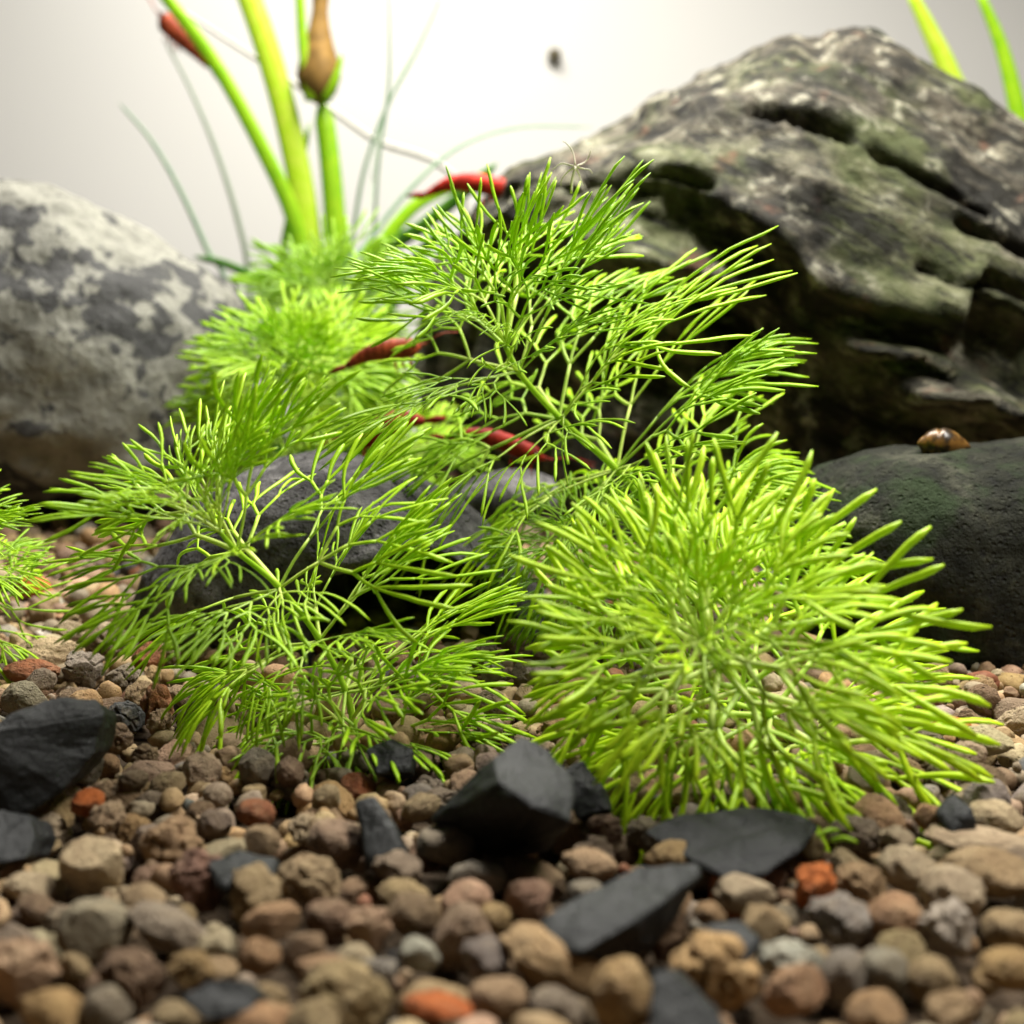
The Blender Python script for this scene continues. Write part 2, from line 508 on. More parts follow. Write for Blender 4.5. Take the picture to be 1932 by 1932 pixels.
def boulder_disp(p, n):
    u, v = proj(p)
    wob = 14 * noise(p * 0.9) + 7 * noise(p * 2.3 + 5)
    u, v = u + wob, v + wob * 0.8 + 6 * noise(p * 3.1)
    a = math.radians(28)
    q = np.stack([p[:, 0] * math.cos(a) - p[:, 2] * math.sin(a), p[:, 1], p[:, 0] * math.sin(a) + p[:, 2] * math.cos(a)], 1)
    strat = ridged(q * np.array([0.11, 0.25, 0.55]) + 2.0, 4)
    d = 0.55 * fbm(p * 0.22, 4) + 0.30 * strat + 0.22 * fbm(p * 0.9, 4) + 0.07 * fbm(p * 3.2, 3)
    front = sstep(0.5, -0.05, n[:, 1])
    for line, wid, dep in (
        ([(1420, 222), (1490, 240), (1600, 278)], 9, 0.75),
        ([(1640, 300), (1720, 335), (1790, 370), (1850, 402)], 9, 0.75),
        ([(1540, 100), (1640, 140), (1730, 190), (1870, 262)], 20, 0.45),
        ([(1440, 330), (1560, 390)], 8, 0.2),
        ([(1720, 500), (1800, 545)], 10, 0.4),
        ([(1800, 420), (1932, 480)], 12, 0.6),
        ([(1100, 345), (1200, 330), (1330, 345)], 12, 0.4),
    ):
        d -= dep * front * np.exp(-(seg_dist(u, v, line) / wid) ** 2)
    out = n * d[:, None]
    # undercut below the lit shelf
    lx = [900, 1020, 1141, 1250, 1316, 1346, 1416, 1491, 1516, 1616, 1746, 1796, 1830, 1932, 2300]
    lv = [330, 330, 322, 338, 345, 385, 428, 480, 540, 572, 596, 596, 500, 560, 640]
    edge = np.interp(u, lx, lv)
    under = sstep(0, 45, v - edge) * front
    lip = np.exp(-((v - edge + 25) / 30) ** 2) * front
    edge2 = np.interp(u, [800, 1000, 1150, 1300, 1400, 1500, 1600, 1800, 1932], [400, 425, 470, 500, 540, 600, 650, 800, 850])
    deep = sstep(0, 70, v - edge2) * front
    out[:, 1] += (0.55 + 0.45 * sstep(1350, 1480, u)) * under - 0.35 * lip + (2.6 - 2.0 * sstep(1420, 1550, u)) * deep
    out[:, 1] -= 0.22 * np.clip(9 - p[:, 2], 0, 9) * front
    out[:, 1] += under * (0.9 * fbm(p * 0.8 + 3, 4) + 0.5 * strat)
    # ledges jutting from the shadowed face
    for line, wid, dep in (([(1600, 650), (1700, 662), (1765, 690)], 15, 1.6), ([(1690, 735), (1800, 745), (1920, 790)], 26, 2.2), ([(1850, 560), (1932, 600)], 16, 1.4),
                           ([(1120, 480), (1240, 520), (1330, 600)], 30, 0.9), ([(1350, 640), (1420, 720)], 26, 0.9)):
        out[:, 1] -= dep * front * np.exp(-(seg_dist(u, v, line) / wid) ** 2)
    return out
star_rock('boulder', [(830, 470), (900, 405), (960, 352), (1040, 315), (1110, 280), (1180, 235), (1260, 180), (1340, 145), (1430, 118), (1500, 100), (1560, 95), (1610, 102),
                      (1680, 128), (1760, 170), (1840, 225), (1932, 290), (2060, 390), (2200, 560), (2280, 760), (2300, 1000), (2200, 1180), (1900, 1230), (1400, 1230), (980, 1200), (820, 1050), (790, 800), (790, 600)],
          36.5, 6.5, 5.0, M['boulder'], 'largest grey green boulder with pale ledges and dark crevices behind the tall plant', 7, (1500, 700), 0.72, 0.85, boulder_disp, 'boulder')

def pale_disp(p, n):
    d = 0.55 * fbm(p * 0.25 + 3, 4) + 0.3 * fbm(p * 0.8, 4) + 0.1 * fbm(p * 2.6, 4) + 0.25 * ridged(p * np.array([0.25, 0.4, 0.6]) + 6, 3)
    return n * d[:, None]
star_rock('rock', [(-330, 560), (-250, 430), (-120, 370), (0, 350), (90, 372), (200, 415), (300, 470), (370, 515), (430, 560), (465, 610), (470, 700), (440, 830), (390, 900),
                   (200, 925), (0, 935), (-150, 960), (-330, 900)],
          35.5, 4.2, 4.5, M['pale_rock'], 'pale grey stone with dark blotches at the far left', 6, (60, 680), 0.68, 0.9, pale_disp)

def dark_disp(p, n):
    return n * (0.3 * fbm(p * 0.35 + 8, 3) + 0.07 * fbm(p * 1.7, 4) + 0.03 * fbm(p * 6, 2))[:, None]
star_rock('rock', [(1520, 935), (1570, 890), (1650, 858), (1740, 850), (1830, 838), (1932, 828), (2060, 850), (2200, 940), (2280, 1100), (2280, 1300), (2100, 1330), (1900, 1320), (1700, 1310), (1540, 1270), (1490, 1150), (1490, 1010)],
          23.6, 2.6, 2.6, M['dark_rock'], 'dark smooth pitted stone that the little snail sits on', 6, (1860, 1080), 0.6, 0.85, dark_disp)

def arch_disp(p, n):
    u, v = proj(p)
    d = 0.16 * fbm(p * 0.5 + 4, 3) + 0.06 * fbm(p * 1.9, 4) + 0.02 * fbm(p * 7, 2)
    out = n * d[:, None]
    uu, vv = u + 10 * noise(p * 1.2), v + 10 * noise(p * 1.2 + 7)
    # hollow under the arch, open towards the viewer
    lx = [560, 640, 700, 760, 830, 900, 950, 975, 990]
    top = np.interp(uu, lx, [1150, 1085, 1060, 1045, 1042, 1060, 1105, 1160, 1230])
    inside = sstep(0, 26, vv - top) * sstep(575, 640, uu) * sstep(990, 965, uu)
    front = sstep(0.3, -0.2, n[:, 1])
    out[:, 1] += 3.4 * inside * front
    out[:, 1] -= 0.25 * np.exp(-((vv - top + 18) / 22) ** 2) * front * sstep(600, 700, uu)
    return out
star_rock('rock', [(262, 1140), (285, 1060), (350, 975), (430, 910), (520, 872), (600, 858), (680, 866), (760, 892), (850, 945), (930, 1010), (985, 1075), (1040, 1150), (1050, 1240), (960, 1290), (700, 1290), (450, 1260), (300, 1220)],
          24.0, 2.6, 2.4, M['grey_rock'], 'smooth grey arched stone with a black hollow behind the left front plant', 7, (660, 1080), 0.62, 0.85, arch_disp)
star_rock('rock', [(830, 940), (850, 918), (910, 902), (990, 900), (1040, 915), (1060, 945), (1040, 960), (900, 965), (845, 960)],
          27.5, 0.9, 0.8, M['grey_rock'], 'small flat mauve grey stone between the arched stone and the tall plant', 5, None, 0.7, 0.9, dark_disp)

# ------------------------------------------------------------------ slate chips
def slate(pts, thick, label, bev=0.03):
    """angular chip: visible corners (u, v, height above the floor); its hidden side lies thick behind"""
    V = [on_plane(*p) for p in pts]
    c = sum(V, Vector()) / len(V)
    back = [(p - c) * 0.72 + c + Vector((0.1, thick, -0.25)) for p in V]
    bm = bmesh.new()
    for p in V + back: bm.verts.new(p - c)
    r = bmesh.ops.convex_hull(bm, input=bm.verts)
    bmesh.ops.delete(bm, geom=[g for g in r['geom_interior'] if isinstance(g, bmesh.types.BMVert)], context='VERTS')
    bmesh.ops.dissolve_limit(bm, angle_limit=math.radians(6), verts=bm.verts, edges=bm.edges)
    bmesh.ops.bevel(bm, geom=list(bm.edges), offset=bev, segments=2, affect='EDGES', profile=0.6)
    bmesh.ops.triangulate(bm, faces=bm.faces)
    bmesh.ops.subdivide_edges(bm, edges=list(bm.edges), cuts=4, use_grid_fill=True)
    co = np.array([v.co[:] for v in bm.verts]) + np.array(c)
    dn = 0.08 * fbm(co * 1.2, 3) + 0.035 * ridged(co * np.array([1.6, 1.6, 4.0]), 3)
    bm.normal_update()
    for v, k in zip(bm.verts, dn): v.co += v.normal * float(k)
    me = bpy.data.meshes.new('slate_chip')
    bm.to_mesh(me); bm.free()
    me.materials.append(M['slate'])
    o = link('slate_chip', me)
    o.location = c
    SLATES.append((c.x, c.y + thick * 0.3, 0.6 * max((p - c).xy.length for p in V)))
    return tag(o, label, 'slate chip', 'black slate chips lying in the gravel')
SLATES = []
slate([(985, 1398, 1.3), (930, 1432, 1.25), (942, 1478, 1.2), (1005, 1522, 1.12), (1075, 1548, 0.95), (1080, 1475, 1.08), (1035, 1425, 1.2), (808, 1548, 0.5), (845, 1590, 0.2), (930, 1615, 0.1), (1030, 1610, 0.15)], 1.1,
      'tallest black slate chip with a grey faceted top, leaning in the middle of the gravel')
slate([(985, 1785, 0.4), (1030, 1735, 0.55), (1130, 1682, 0.65), (1205, 1640, 0.7), (1315, 1632, 0.62), (1322, 1650, 0.58), (1250, 1702, 0.62), (1185, 1745, 0.62), (1095, 1797, 0.5), (1090, 1830, 0.1), (1230, 1790, 0.1)], 0.5,
      'long flat slate shard with a smooth grey top in the front gravel')
slate([(-40, 1385, 1.25), (20, 1350, 1.35), (85, 1322, 1.4), (180, 1322, 1.3), (192, 1345, 1.2), (178, 1420, 0.8), (120, 1490, 0.5), (30, 1540, 0.3), (-60, 1550, 0.3)], 0.9,
      'big black slate chip cut by the left edge of the picture')
slate([(1215, 1570, 0.45), (1290, 1538, 0.5), (1400, 1525, 0.52), (1510, 1540, 0.5), (1545, 1562, 0.42), (1505, 1605, 0.4), (1440, 1650, 0.3), (1385, 1665, 0.26), (1300, 1622, 0.36)], 0.8,
      'broad dark green grey slate chip in the shade under the bushy right plant')
slate([(-40, 1560, 0.5), (0, 1530, 0.55), (50, 1540, 0.5), (66, 1575, 0.4), (50, 1618, 0.3), (-30, 1632, 0.3)], 0.5,
      'small blue grey slate chip below the big black chip at the left edge')
slate([(672, 1515, 0.75), (705, 1508, 0.78), (738, 1560, 0.6), (755, 1622, 0.35), (700, 1635, 0.3)], 0.4,
      'narrow upright slate sliver beside the large mauve brown pebble')
slate([(1232, 1828, 0.75), (1264, 1825, 0.75), (1348, 1905, 0.5), (1372, 1960, 0.4), (1230, 1965, 0.4)], 0.5,
      'grey green pointed slate chip at the bottom edge of the picture')
slate([(1065, 1445, 0.8), (1098, 1436, 0.8), (1134, 1480, 0.6), (1150, 1530, 0.4), (1090, 1545, 0.35)], 0.4,
      'dark slate chip tucked just right of the tallest chip')
slate([(390, 1630, 0.5), (450, 1608, 0.55), (518, 1625, 0.5), (502, 1670, 0.4), (420, 1675, 0.4)], 0.4,
      'low dark slate chip lying behind two big tan pebbles')
slate([(340, 1880, 0.5), (385, 1842, 0.6), (455, 1838, 0.6), (492, 1875, 0.5), (470, 1918, 0.4), (380, 1925, 0.4)], 0.35,
      'dark grey slate chip in the front gravel left of the biggest tan pebble')
slate([(1300, 1790, 0.45), (1340, 1752, 0.55), (1400, 1742, 0.55), (1432, 1775, 0.5), (1400, 1820, 0.4)], 0.35,
      'dark grey slate chip behind the rough white and grey pebble')
slate([(1768, 1528, 0.55), (1800, 1500, 0.65), (1832, 1528, 0.6), (1840, 1568, 0.4), (1795, 1576, 0.4)], 0.3,
      'small black slate chip among pebbles near the right edge')
slate([(690, 1415, 0.5), (740, 1392, 0.55), (778, 1415, 0.5), (772, 1455, 0.3), (710, 1460, 0.3)], 0.3,
      'small black slate chip at the foot of the left front plant')
# ------------------------------------------------------------------ pebbles
KINDS = ('round', 'oblong', 'lumpy', 'angular')
def pebble_shape(kind, seed, sub):
    rr = np.random.default_rng(seed)
    d, f = ico(sub)
    off = rr.uniform(-30, 30, 3)
    v = d.copy()
    amp = {'round': 0.13, 'oblong': 0.15, 'lumpy': 0.3, 'angular': 0.16}[kind]
    v *= (1 + amp * fbm(d * 1.25 + off, 3) * 1.6)[:, None]
    if kind == 'oblong': v[:, 0] *= 1.18; v[:, 2] *= 0.92
    if kind == 'lumpy': v += d * (-0.25 * np.exp(-(np.abs(noise(d * 1.1 + off + 5)) / 0.07) ** 2))[:, None]
    for _ in range({'round': 2, 'oblong': 2, 'lumpy': 2, 'angular': 8}[kind]):
        n = rr.normal(size=3); n /= np.linalg.norm(n)
        h = v @ n
        lim = rr.uniform(0.68, 0.86)
        over = np.clip(h - lim, 0, None)
        v -= n * (over * 0.85)[:, None]
    for _ in range(int(rr.integers(2, 7))):
        n = rr.normal(size=3); n /= np.linalg.norm(n)
        w = rr.uniform(0.07, 0.2)
        v -= d * (rr.uniform(0.04, 0.13) * np.exp(-((1 - d @ n) / (w * w))))[:, None]
    v *= (1 + 0.05 * fbm(d * 4 + off, 3) + 0.02 * noise(d * 11 + off))[:, None]
    return v, f
N_VAR = 6
PEB = {}
for ki, kind in enumerate(KINDS):
    for s in range(N_VAR):
        v, f = pebble_shape(kind, 100 + ki * 20 + s, 5)
        PEB[kind, s] = mesh_np('pebble', v, f, M['pebble'])
LOW = {(kind, s, sub): pebble_shape(kind, 100 + ki * 20 + s, sub) for ki, kind in enumerate(KINDS) for s in range(N_VAR) for sub in (2, 3)}

PAL = {
    'tan': (0.33, 0.232, 0.128), 'beige': (0.42, 0.33, 0.225), 'grey brown': (0.235, 0.185, 0.14), 'mauve brown': (0.25, 0.17, 0.12), 'brown': (0.2, 0.125, 0.075),
    'dark grey': (0.075, 0.075, 0.078), 'golden': (0.36, 0.235, 0.105), 'rust': (0.29, 0.105, 0.04), 'orange': (0.55, 0.14, 0.025), 'white': (0.42, 0.385, 0.345),
    'pinkish tan': (0.37, 0.245, 0.165), 'orange tan': (0.37, 0.228, 0.122), 'grey': (0.25, 0.215, 0.19), 'red brown': (0.21, 0.085, 0.045), 'reddish mauve': (0.22, 0.12, 0.095),
}
def jitter(c, r=R, k=0.14):
    b = 1 + r.uniform(-k, k)
    b *= 1.18
    c = (c[0] * 0.98, c[1] * 0.985, c[2] * 0.88)
    return tuple(min(0.6, max(0, x * b * (1 + r.uniform(-0.06, 0.06)))) for x in c)
SOLID = []        # (x, y, r) of what already lies on the gravel
def put_pebble(loc, sc, rot, colour, kind, label, group):
    o = link('pebble', PEB[kind, R.randrange(N_VAR)])
    o.location, o.scale, o.rotation_euler = loc, sc, rot
    o.color = (*jitter(PAL[colour], k=0.08), 1)
    return tag(o, label, 'pebble', group)
NOTED = [   # u, v, width, height (px of the 1932 view), colour, shape, tilt, how to tell it, where it lies
    (45, 1320, 78, 60, 'grey brown', 'round', 0, 'grey brown round pebble on the big left chip', 'half behind the big black slate chip'),
    (297, 1333, 60, 78, 'rust', 'lumpy', 0, 'upright rusty pebble', 'left of the left plant foliage'),
    (237, 1353, 62, 56, 'dark grey', 'lumpy', 0, 'dark pitted grey pebble', 'just left of the upright rusty pebble'),
    (215, 1392, 66, 50, 'brown', 'lumpy', 0, 'rough brown lump', 'right of the big black slate chip'),
    (167, 1515, 66, 46, 'orange', 'angular', -20, 'jagged rust orange crumb', 'below the big black slate chip'),
    (482, 1537, 68, 58, 'rust', 'round', 0, 'orange brown round pebble', 'under the drooping tips of the left plant'),
    (635, 1593, 104, 92, 'mauve brown', 'round', 10, 'large mauve brown pebble', 'left of the narrow upright slate sliver'),
    (492, 1590, 66, 62, 'tan', 'round', 0, 'tan round pebble', 'just below the orange brown round pebble'),
    (380, 1660, 104, 100, 'reddish mauve', 'lumpy', 0, 'reddish mauve pebble with a dent', 'left of two stacked tan pebbles'),
    (584, 1665, 112, 96, 'tan', 'lumpy', 0, 'big tan pebble with a notch', 'below the large mauve brown pebble'),
    (480, 1690, 96, 108, 'tan', 'lumpy', 0, 'tall tan double-lobed pebble', 'right of the reddish mauve pebble'),
    (510, 1740, 94, 66, 'orange tan', 'oblong', -15, 'orange tan oblong pebble', 'in front of the tall double-lobed pebble'),
    (177, 1755, 122, 106, 'grey brown', 'round', 0, 'largest smooth grey mauve pebble', 'alone at the front left'),
    (310, 1750, 116, 72, 'grey brown', 'oblong', 22, 'grey brown oblong tilted pebble', 'right of the largest smooth grey mauve pebble'),
    (35, 1835, 118, 104, 'pinkish tan', 'lumpy', 0, 'pinkish tan lump', 'at the left edge of the front gravel'),
    (780, 1725, 98, 76, 'brown', 'round', 0, 'dark brown round pebble', 'left of the pointed mauve tan pebble'),
    (840, 1595, 104, 78, 'grey brown', 'round', -8, 'grey brown pebble by the tall chip', 'at the left foot of the tallest slate chip'),
    (870, 1768, 96, 122, 'mauve brown', 'angular', 10, 'pointed mauve tan pebble', 'left of the long flat slate shard'),
    (932, 1733, 62, 56, 'golden', 'round', 0, 'small golden round pebble', 'behind the pointed mauve tan pebble'),
    (695, 1750, 78, 70, 'pinkish tan', 'lumpy', 0, 'pinkish pebble with a pale spot', 'left of the dark brown round pebble'),
    (620, 1735, 82, 74, 'brown', 'round', 0, 'shadowed brown pebble', 'right of the orange tan oblong pebble'),
    (572, 1792, 88, 70, 'brown', 'angular', 0, 'dark blocky pebble', 'below the shadowed brown pebble'),
    (490, 1805, 72, 64, 'orange tan', 'round', 0, 'small orange tan round pebble', 'left of the dark blocky pebble'),
    (250, 1842, 112, 84, 'brown', 'lumpy', 20, 'long lumpy brown pebble', 'below the grey brown oblong tilted pebble'),
    (362, 1830, 78, 66, 'golden', 'lumpy', 0, 'golden brown lumpy pebble', 'behind the dark grey slate chip at the front'),
    (652, 1880, 150, 112, 'tan', 'lumpy', 8, 'biggest tan pebble', 'at the bottom edge of the gravel'),
    (620, 1838, 96, 64, 'orange tan', 'oblong', 10, 'warm tan oblong pebble', 'resting behind the biggest tan pebble'),
    (826, 1897, 122, 44, 'orange', 'angular', 0, 'flat orange flake', 'at the bottom edge left of a round tan pebble'),
    (940, 1887, 102, 78, 'tan', 'round', 0, 'round tan pebble by the orange flake', 'right of the flat orange flake'),
    (200, 1907, 86, 78, 'grey brown', 'round', 0, 'grey tan round pebble', 'at the bottom edge near the left corner'),
    (108, 1912, 112, 84, 'golden', 'oblong', 35, 'yellow brown oblong pebble', 'in the bottom left corner'),
    (710, 1836, 82, 58, 'grey', 'angular', 0, 'grey beige angular pebble', 'behind the biggest tan pebble on its right'),
    (592, 1928, 92, 70, 'tan', 'round', 0, 'tan pebble cut by the frame', 'under the biggest tan pebble'),
    (485, 1928, 104, 60, 'orange tan', 'oblong', 0, 'orange tan pebble cut by the frame', 'below the dark grey slate chip'),
    (790, 1800, 70, 60, 'white', 'angular', 0, 'pale whitish angular pebble', 'below the dark brown round pebble'),
    (760, 1690, 84, 58, 'tan', 'oblong', 0, 'sandy oblong pebble', 'behind the dark brown round pebble'),
    (915, 1810, 86, 78, 'grey', 'lumpy', 0, 'mauve grey lumpy pebble', 'right of the pointed mauve tan pebble'),
    (1035, 1810, 152, 104, 'orange tan', 'oblong', 18, 'long sloping tan boulder-like pebble', 'in front of the long flat slate shard'),
    (1176, 1880, 118, 128, 'golden', 'round', 0, 'tall yellow tan pebble', 'left of the grey green slate chip at the bottom'),
    (1346, 1830, 152, 122, 'golden', 'lumpy', 0, 'huge golden tan lump', 'right of the long flat slate shard'),
    (1500, 1870, 98, 84, 'orange tan', 'oblong', -30, 'orange tan egg', 'right of the huge golden tan lump'),
    (1592, 1845, 80, 98, 'grey', 'round', 10, 'smooth grey mauve upright pebble', 'right of the orange tan egg'),
    (1668, 1840, 82, 98, 'grey', 'round', 0, 'pinkish grey upright pebble', 'between the grey mauve pebble and a tan one'),
    (1541, 1675, 78, 82, 'orange', 'lumpy', 0, 'vivid orange pebble', 'standing out below the bushy right plant'),
    (1691, 1735, 108, 86, 'orange tan', 'round', 0, 'caramel pebble', 'right and in front of the vivid orange pebble'),
    (1796, 1685, 106, 92, 'beige', 'round', 0, 'big beige round pebble', 'behind the caramel pebble on its right'),
    (1711, 1640, 102, 76, 'beige', 'round', 8, 'grey beige rounded pebble', 'behind the big beige round pebble'),
    (1853, 1645, 142, 88, 'tan', 'oblong', 0, 'wide tan pebble', 'at the right edge above the big beige pebble'),
    (1623, 1668, 88, 72, 'tan', 'lumpy', 0, 'brown beige lumpy pebble', 'right of the vivid orange pebble'),
    (1271, 1614, 94, 56, 'golden', 'oblong', 0, 'golden brown flat pebble', 'left of the broad dark slate chip'),
    (1111, 1630, 84, 58, 'pinkish tan', 'oblong', 10, 'pinkish pebble by the shard', 'behind the long flat slate shard'),
    (1406, 1685, 104, 66, 'beige', 'angular', 0, 'beige brown angular pebble', 'in front of the broad dark slate chip'),
    (1338, 1724, 58, 40, 'orange tan', 'round', 0, 'little orange tan bead', 'right of the long flat slate shard'),
    (1441, 1750, 104, 82, 'tan', 'angular', 20, 'rugged tan angular pebble', 'in front of the beige brown angular pebble'),
    (1586, 1735, 108, 84, 'grey', 'lumpy', 0, 'hollowed dark beige pebble', 'below the vivid orange pebble'),
    (1788, 1755, 88, 98, 'white', 'lumpy', 0, 'crusty white and grey pebble', 'right of the caramel pebble'),
    (1491, 1815, 112, 68, 'white', 'lumpy', 0, 'rough whitish hollow pebble', 'behind the orange tan egg'),
    (1700, 1790, 80, 60, 'tan', 'round', 0, 'tan bead in front of the caramel pebble', 'just in front of the caramel pebble'),
    (1758, 1850, 90, 78, 'tan', 'round', 0, 'brown tan round pebble', 'right of the pinkish grey upright pebble'),
    (1651, 1910, 96, 68, 'orange tan', 'round', 0, 'warm tan pebble at the bottom', 'at the bottom edge below the pinkish grey pebble'),
    (1796, 1915, 96, 68, 'tan', 'lumpy', 0, 'lumpy tan pebble at the bottom', 'in the bottom right corner'),
    (1794, 1368, 64, 34, 'orange', 'angular', -10, 'flat red orange flake', 'beside the outer fronds of the bushy right plant'),
    (1861, 1398, 86, 56, 'beige', 'angular', 0, 'rough beige pebble', 'right of the flat red orange flake'),
    (1826, 1424, 66, 46, 'beige', 'round', 0, 'small beige pebble below the red flake', 'just below the flat red orange flake'),
    (1616, 1575, 90, 64, 'grey brown', 'lumpy', 0, 'grey brown lumpy pebble', 'right of the broad dark slate chip'),
    (1876, 1545, 98, 60, 'beige', 'round', 0, 'beige grey round pebble', 'right of the small black slate chip'),
    (1846, 1588, 152, 46, 'beige', 'oblong', 5, 'long flat beige pebble', 'behind the wide tan pebble'),
    (1756, 1540, 66, 46, 'orange tan', 'angular', 0, 'peach coloured pebble', 'left of the small black slate chip'),
    (1691, 1585, 60, 46, 'beige', 'lumpy', 0, 'small beige lump', 'left of the long flat beige pebble'),
    (1906, 1760, 90, 80, 'tan', 'round', 0, 'tan pebble on the right edge', 'right of the crusty white and grey pebble'),
    (1906, 1828, 90, 70, 'golden', 'oblong', 0, 'golden oblong pebble at the frame', 'in front of the tan pebble on the right edge'),
    (95, 1236, 112, 60, 'beige', 'oblong', 0, 'long smooth beige pebble', 'below the foliage at the left edge'),
    (160, 1262, 70, 60, 'grey', 'lumpy', 15, 'grey rough pebble', 'right of the long smooth beige pebble'),
    (60, 1268, 84, 44, 'rust', 'oblong', 0, 'low brown oblong pebble', 'in front of the long smooth beige pebble'),
    (285, 1190, 68, 64, 'red brown', 'lumpy', 0, 'red brown lump', 'in the shade by the left end of the arched stone'),
    (280, 1240, 58, 54, 'rust', 'round', 0, 'rusty round pebble', 'in front of the red brown lump'),
    (213, 1215, 80, 56, 'grey brown', 'lumpy', 0, 'grey brown cratered pebble', 'left of the rusty round pebble'),
    (1018, 1234, 58, 46, 'brown', 'round', 0, 'brown pebble in the gap', 'in the gap between the left and right front plants'),
    (1022, 1278, 60, 46, 'grey', 'lumpy', 0, 'grey crumbly pebble', 'just in front of the brown pebble in the gap'),
    (470, 1225, 90, 60, 'pinkish tan', 'lumpy', 0, 'pink beige crusty pebble', 'seen through the left front plant before the arched stone'),
    (1105, 1685, 64, 48, 'grey', 'round', 0, 'small grey pebble behind the shard', 'just behind the long flat slate shard'),
    (1000, 1695, 76, 88, 'pinkish tan', 'oblong', 60, 'pink beige leaning pebble', 'at the left end of the long flat slate shard'),
    (750, 1640, 84, 62, 'grey brown', 'lumpy', 0, 'grey brown lump below the sliver', 'in front of the narrow upright slate sliver'),
    (900, 1660, 92, 66, 'grey', 'oblong', 0, 'pale grey oblong pebble', 'in front of the tallest slate chip'),
]
GRP = 'loose clay pebbles of the gravel'
REFS = []
ZT = 0.3
for u, v, w, h, colour, kind, tilt, ref, where in NOTED:
    p = on_plane(u, v, ZT)
    dist = (p - EYE).length
    s = dist / FPX / 2 * 1.04
    put_pebble(p, (w * s, (w + h) * 0.5 * s, h * s), (0, math.radians(tilt), R.uniform(-0.4, 0.4)), colour, kind, f'{ref} {where}', GRP)
    r = (w + h) * 0.25 * s * 2
    SOLID.append((p.x, p.y, r * 0.95))
    REFS.append((p.x, p.y, ref))

class Grid:
    def __init__(s, cell): s.c, s.d = cell, {}
    def add(s, x, y, item): s.d.setdefault((int(x // s.c), int(y // s.c)), []).append(item)
    def near(s, x, y):
        i, j = int(x // s.c), int(y // s.c)
        for a in (i - 1, i, i + 1):
            for b in (j - 1, j, j + 1):
                yield from s.d.get((a, b), ())
def rand_pos():
    while True:
        y = 7.5 + 30 * R.random() ** 0.9
        x = R.uniform(-1, 1) * 23
        if abs(x) < 0.40 * y + 7.0: return x, y
WEIGHTS = [('tan', 32), ('beige', 13), ('grey brown', 24), ('mauve brown', 13), ('brown', 18), ('dark grey', 2.5), ('golden', 5), ('rust', 2), ('orange', 0.3), ('white', 0.8), ('pinkish tan', 7), ('orange tan', 8), ('grey', 6), ('red brown', 1.5)]
def rand_colour(): return R.choices([a for a, _ in WEIGHTS], [b for _, b in WEIGHTS])[0]
grid = Grid(1.0)
for x, y, r in SOLID: grid.add(x, y, (x, y, r, ZT))
layer = []
for k in range(42000):                                   # bottom layer
    x, y = rand_pos()
    r = min(0.4, max(0.11, R.lognormvariate(math.log(0.21), 0.27)))
    if k > 28000: r *= 0.6
    if all((x - a) ** 2 + (y - b) ** 2 > (0.86 * (r + c)) ** 2 for a, b, c, _ in grid.near(x, y)):
        z = 0.0 + R.uniform(-0.07, 0.05) - 0.25 * (0.2 - r)
        grid.add(x, y, (x, y, r, z)); layer.append((x, y, r, z))
low_n = len(layer)
top = Grid(1.0)
for x, y, r in SOLID + SLATES: top.add(x, y, (x, y, r * 1.0))
for k in range(16000):                                    # pebbles lying on that layer
    x, y = rand_pos()
    r = min(0.38, max(0.11, R.lognormvariate(math.log(0.2), 0.28)))
    if R.random() < 0.35: continue
    if all((x - a) ** 2 + (y - b) ** 2 > (1.02 * (r + c)) ** 2 for a, b, c in top.near(x, y)):
        z = 0.0
        for a, b, c, zz in grid.near(x, y):
            dd = (x - a) ** 2 + (y - b) ** 2
            q = (0.8 * (r + c)) ** 2 - dd
            if q > 0: z = max(z, zz + math.sqrt(q) * 0.8)
        if z < 0.3:
            top.add(x, y, (x, y, r)); layer.append((x, y, r, z))
items = []
for x, y, r, z in layer:
    kind = R.choices(KINDS, (34, 22, 30, 14))[0]
    sc = (r * R.uniform(0.92, 1.2), r * R.uniform(0.88, 1.12), r * R.uniform(0.72, 1.0))
    rot = (R.uniform(-0.6, 0.6), R.uniform(-0.6, 0.6), R.uniform(0, 6.28))
    items.append((x, y, r, z, kind, sc, rot, rand_colour()))
def shows(it):
    x, y, r, z = it[:4]
    u, v = proj(np.array([[x, y, z]]))
    if not (-20 < u[0] < 1952 and -20 < v[0] < 1950): return 0
    hidden = (it[1] > 23.5) or (1080 < u[0] < 1700 and 1180 < v[0] < 1500) or (400 < u[0] < 900 and 1150 < v[0] < 1440)
    return r / y * (1 + 1.6 * (z - 0.05)) * (0.3 if hidden else 1)
items.sort(key=shows, reverse=True)
n_own = 300 - len(NOTED)
used = {}
for it in items[:n_own]:
    x, y, r, z, kind, sc, rot, colour = it
    near = sorted(REFS, key=lambda q: (q[0] - x) ** 2 + (q[1] - y) ** 2)
    size = 'large' if r > 0.27 else 'small' if r < 0.2 else 'medium'
    def phrase(q):
        dx, dy = x - q[0], y - q[1]
        d = math.hypot(dx, dy)
        rel = ('right of' if dx > 0 else 'left of') if abs(dx) > abs(dy) else ('behind' if dy > 0 else 'in front of')
        return ('just ' if d < 0.75 else '') + rel + ' the ' + q[2]
    label = f'{size} {kind} {colour} pebble {phrase(near[0])}'
    k = 1
    while label in used and k < 8:
        label = f'{size} {kind} {colour} pebble {phrase(near[k])}'
        k += 1
    words = label.split()
    used[label] = 1
    put_pebble((x, y, z), sc, rot, colour, kind, ' '.join(words[:16]), GRP)
Vs, Fs, Cs, base = [], [], [], 0
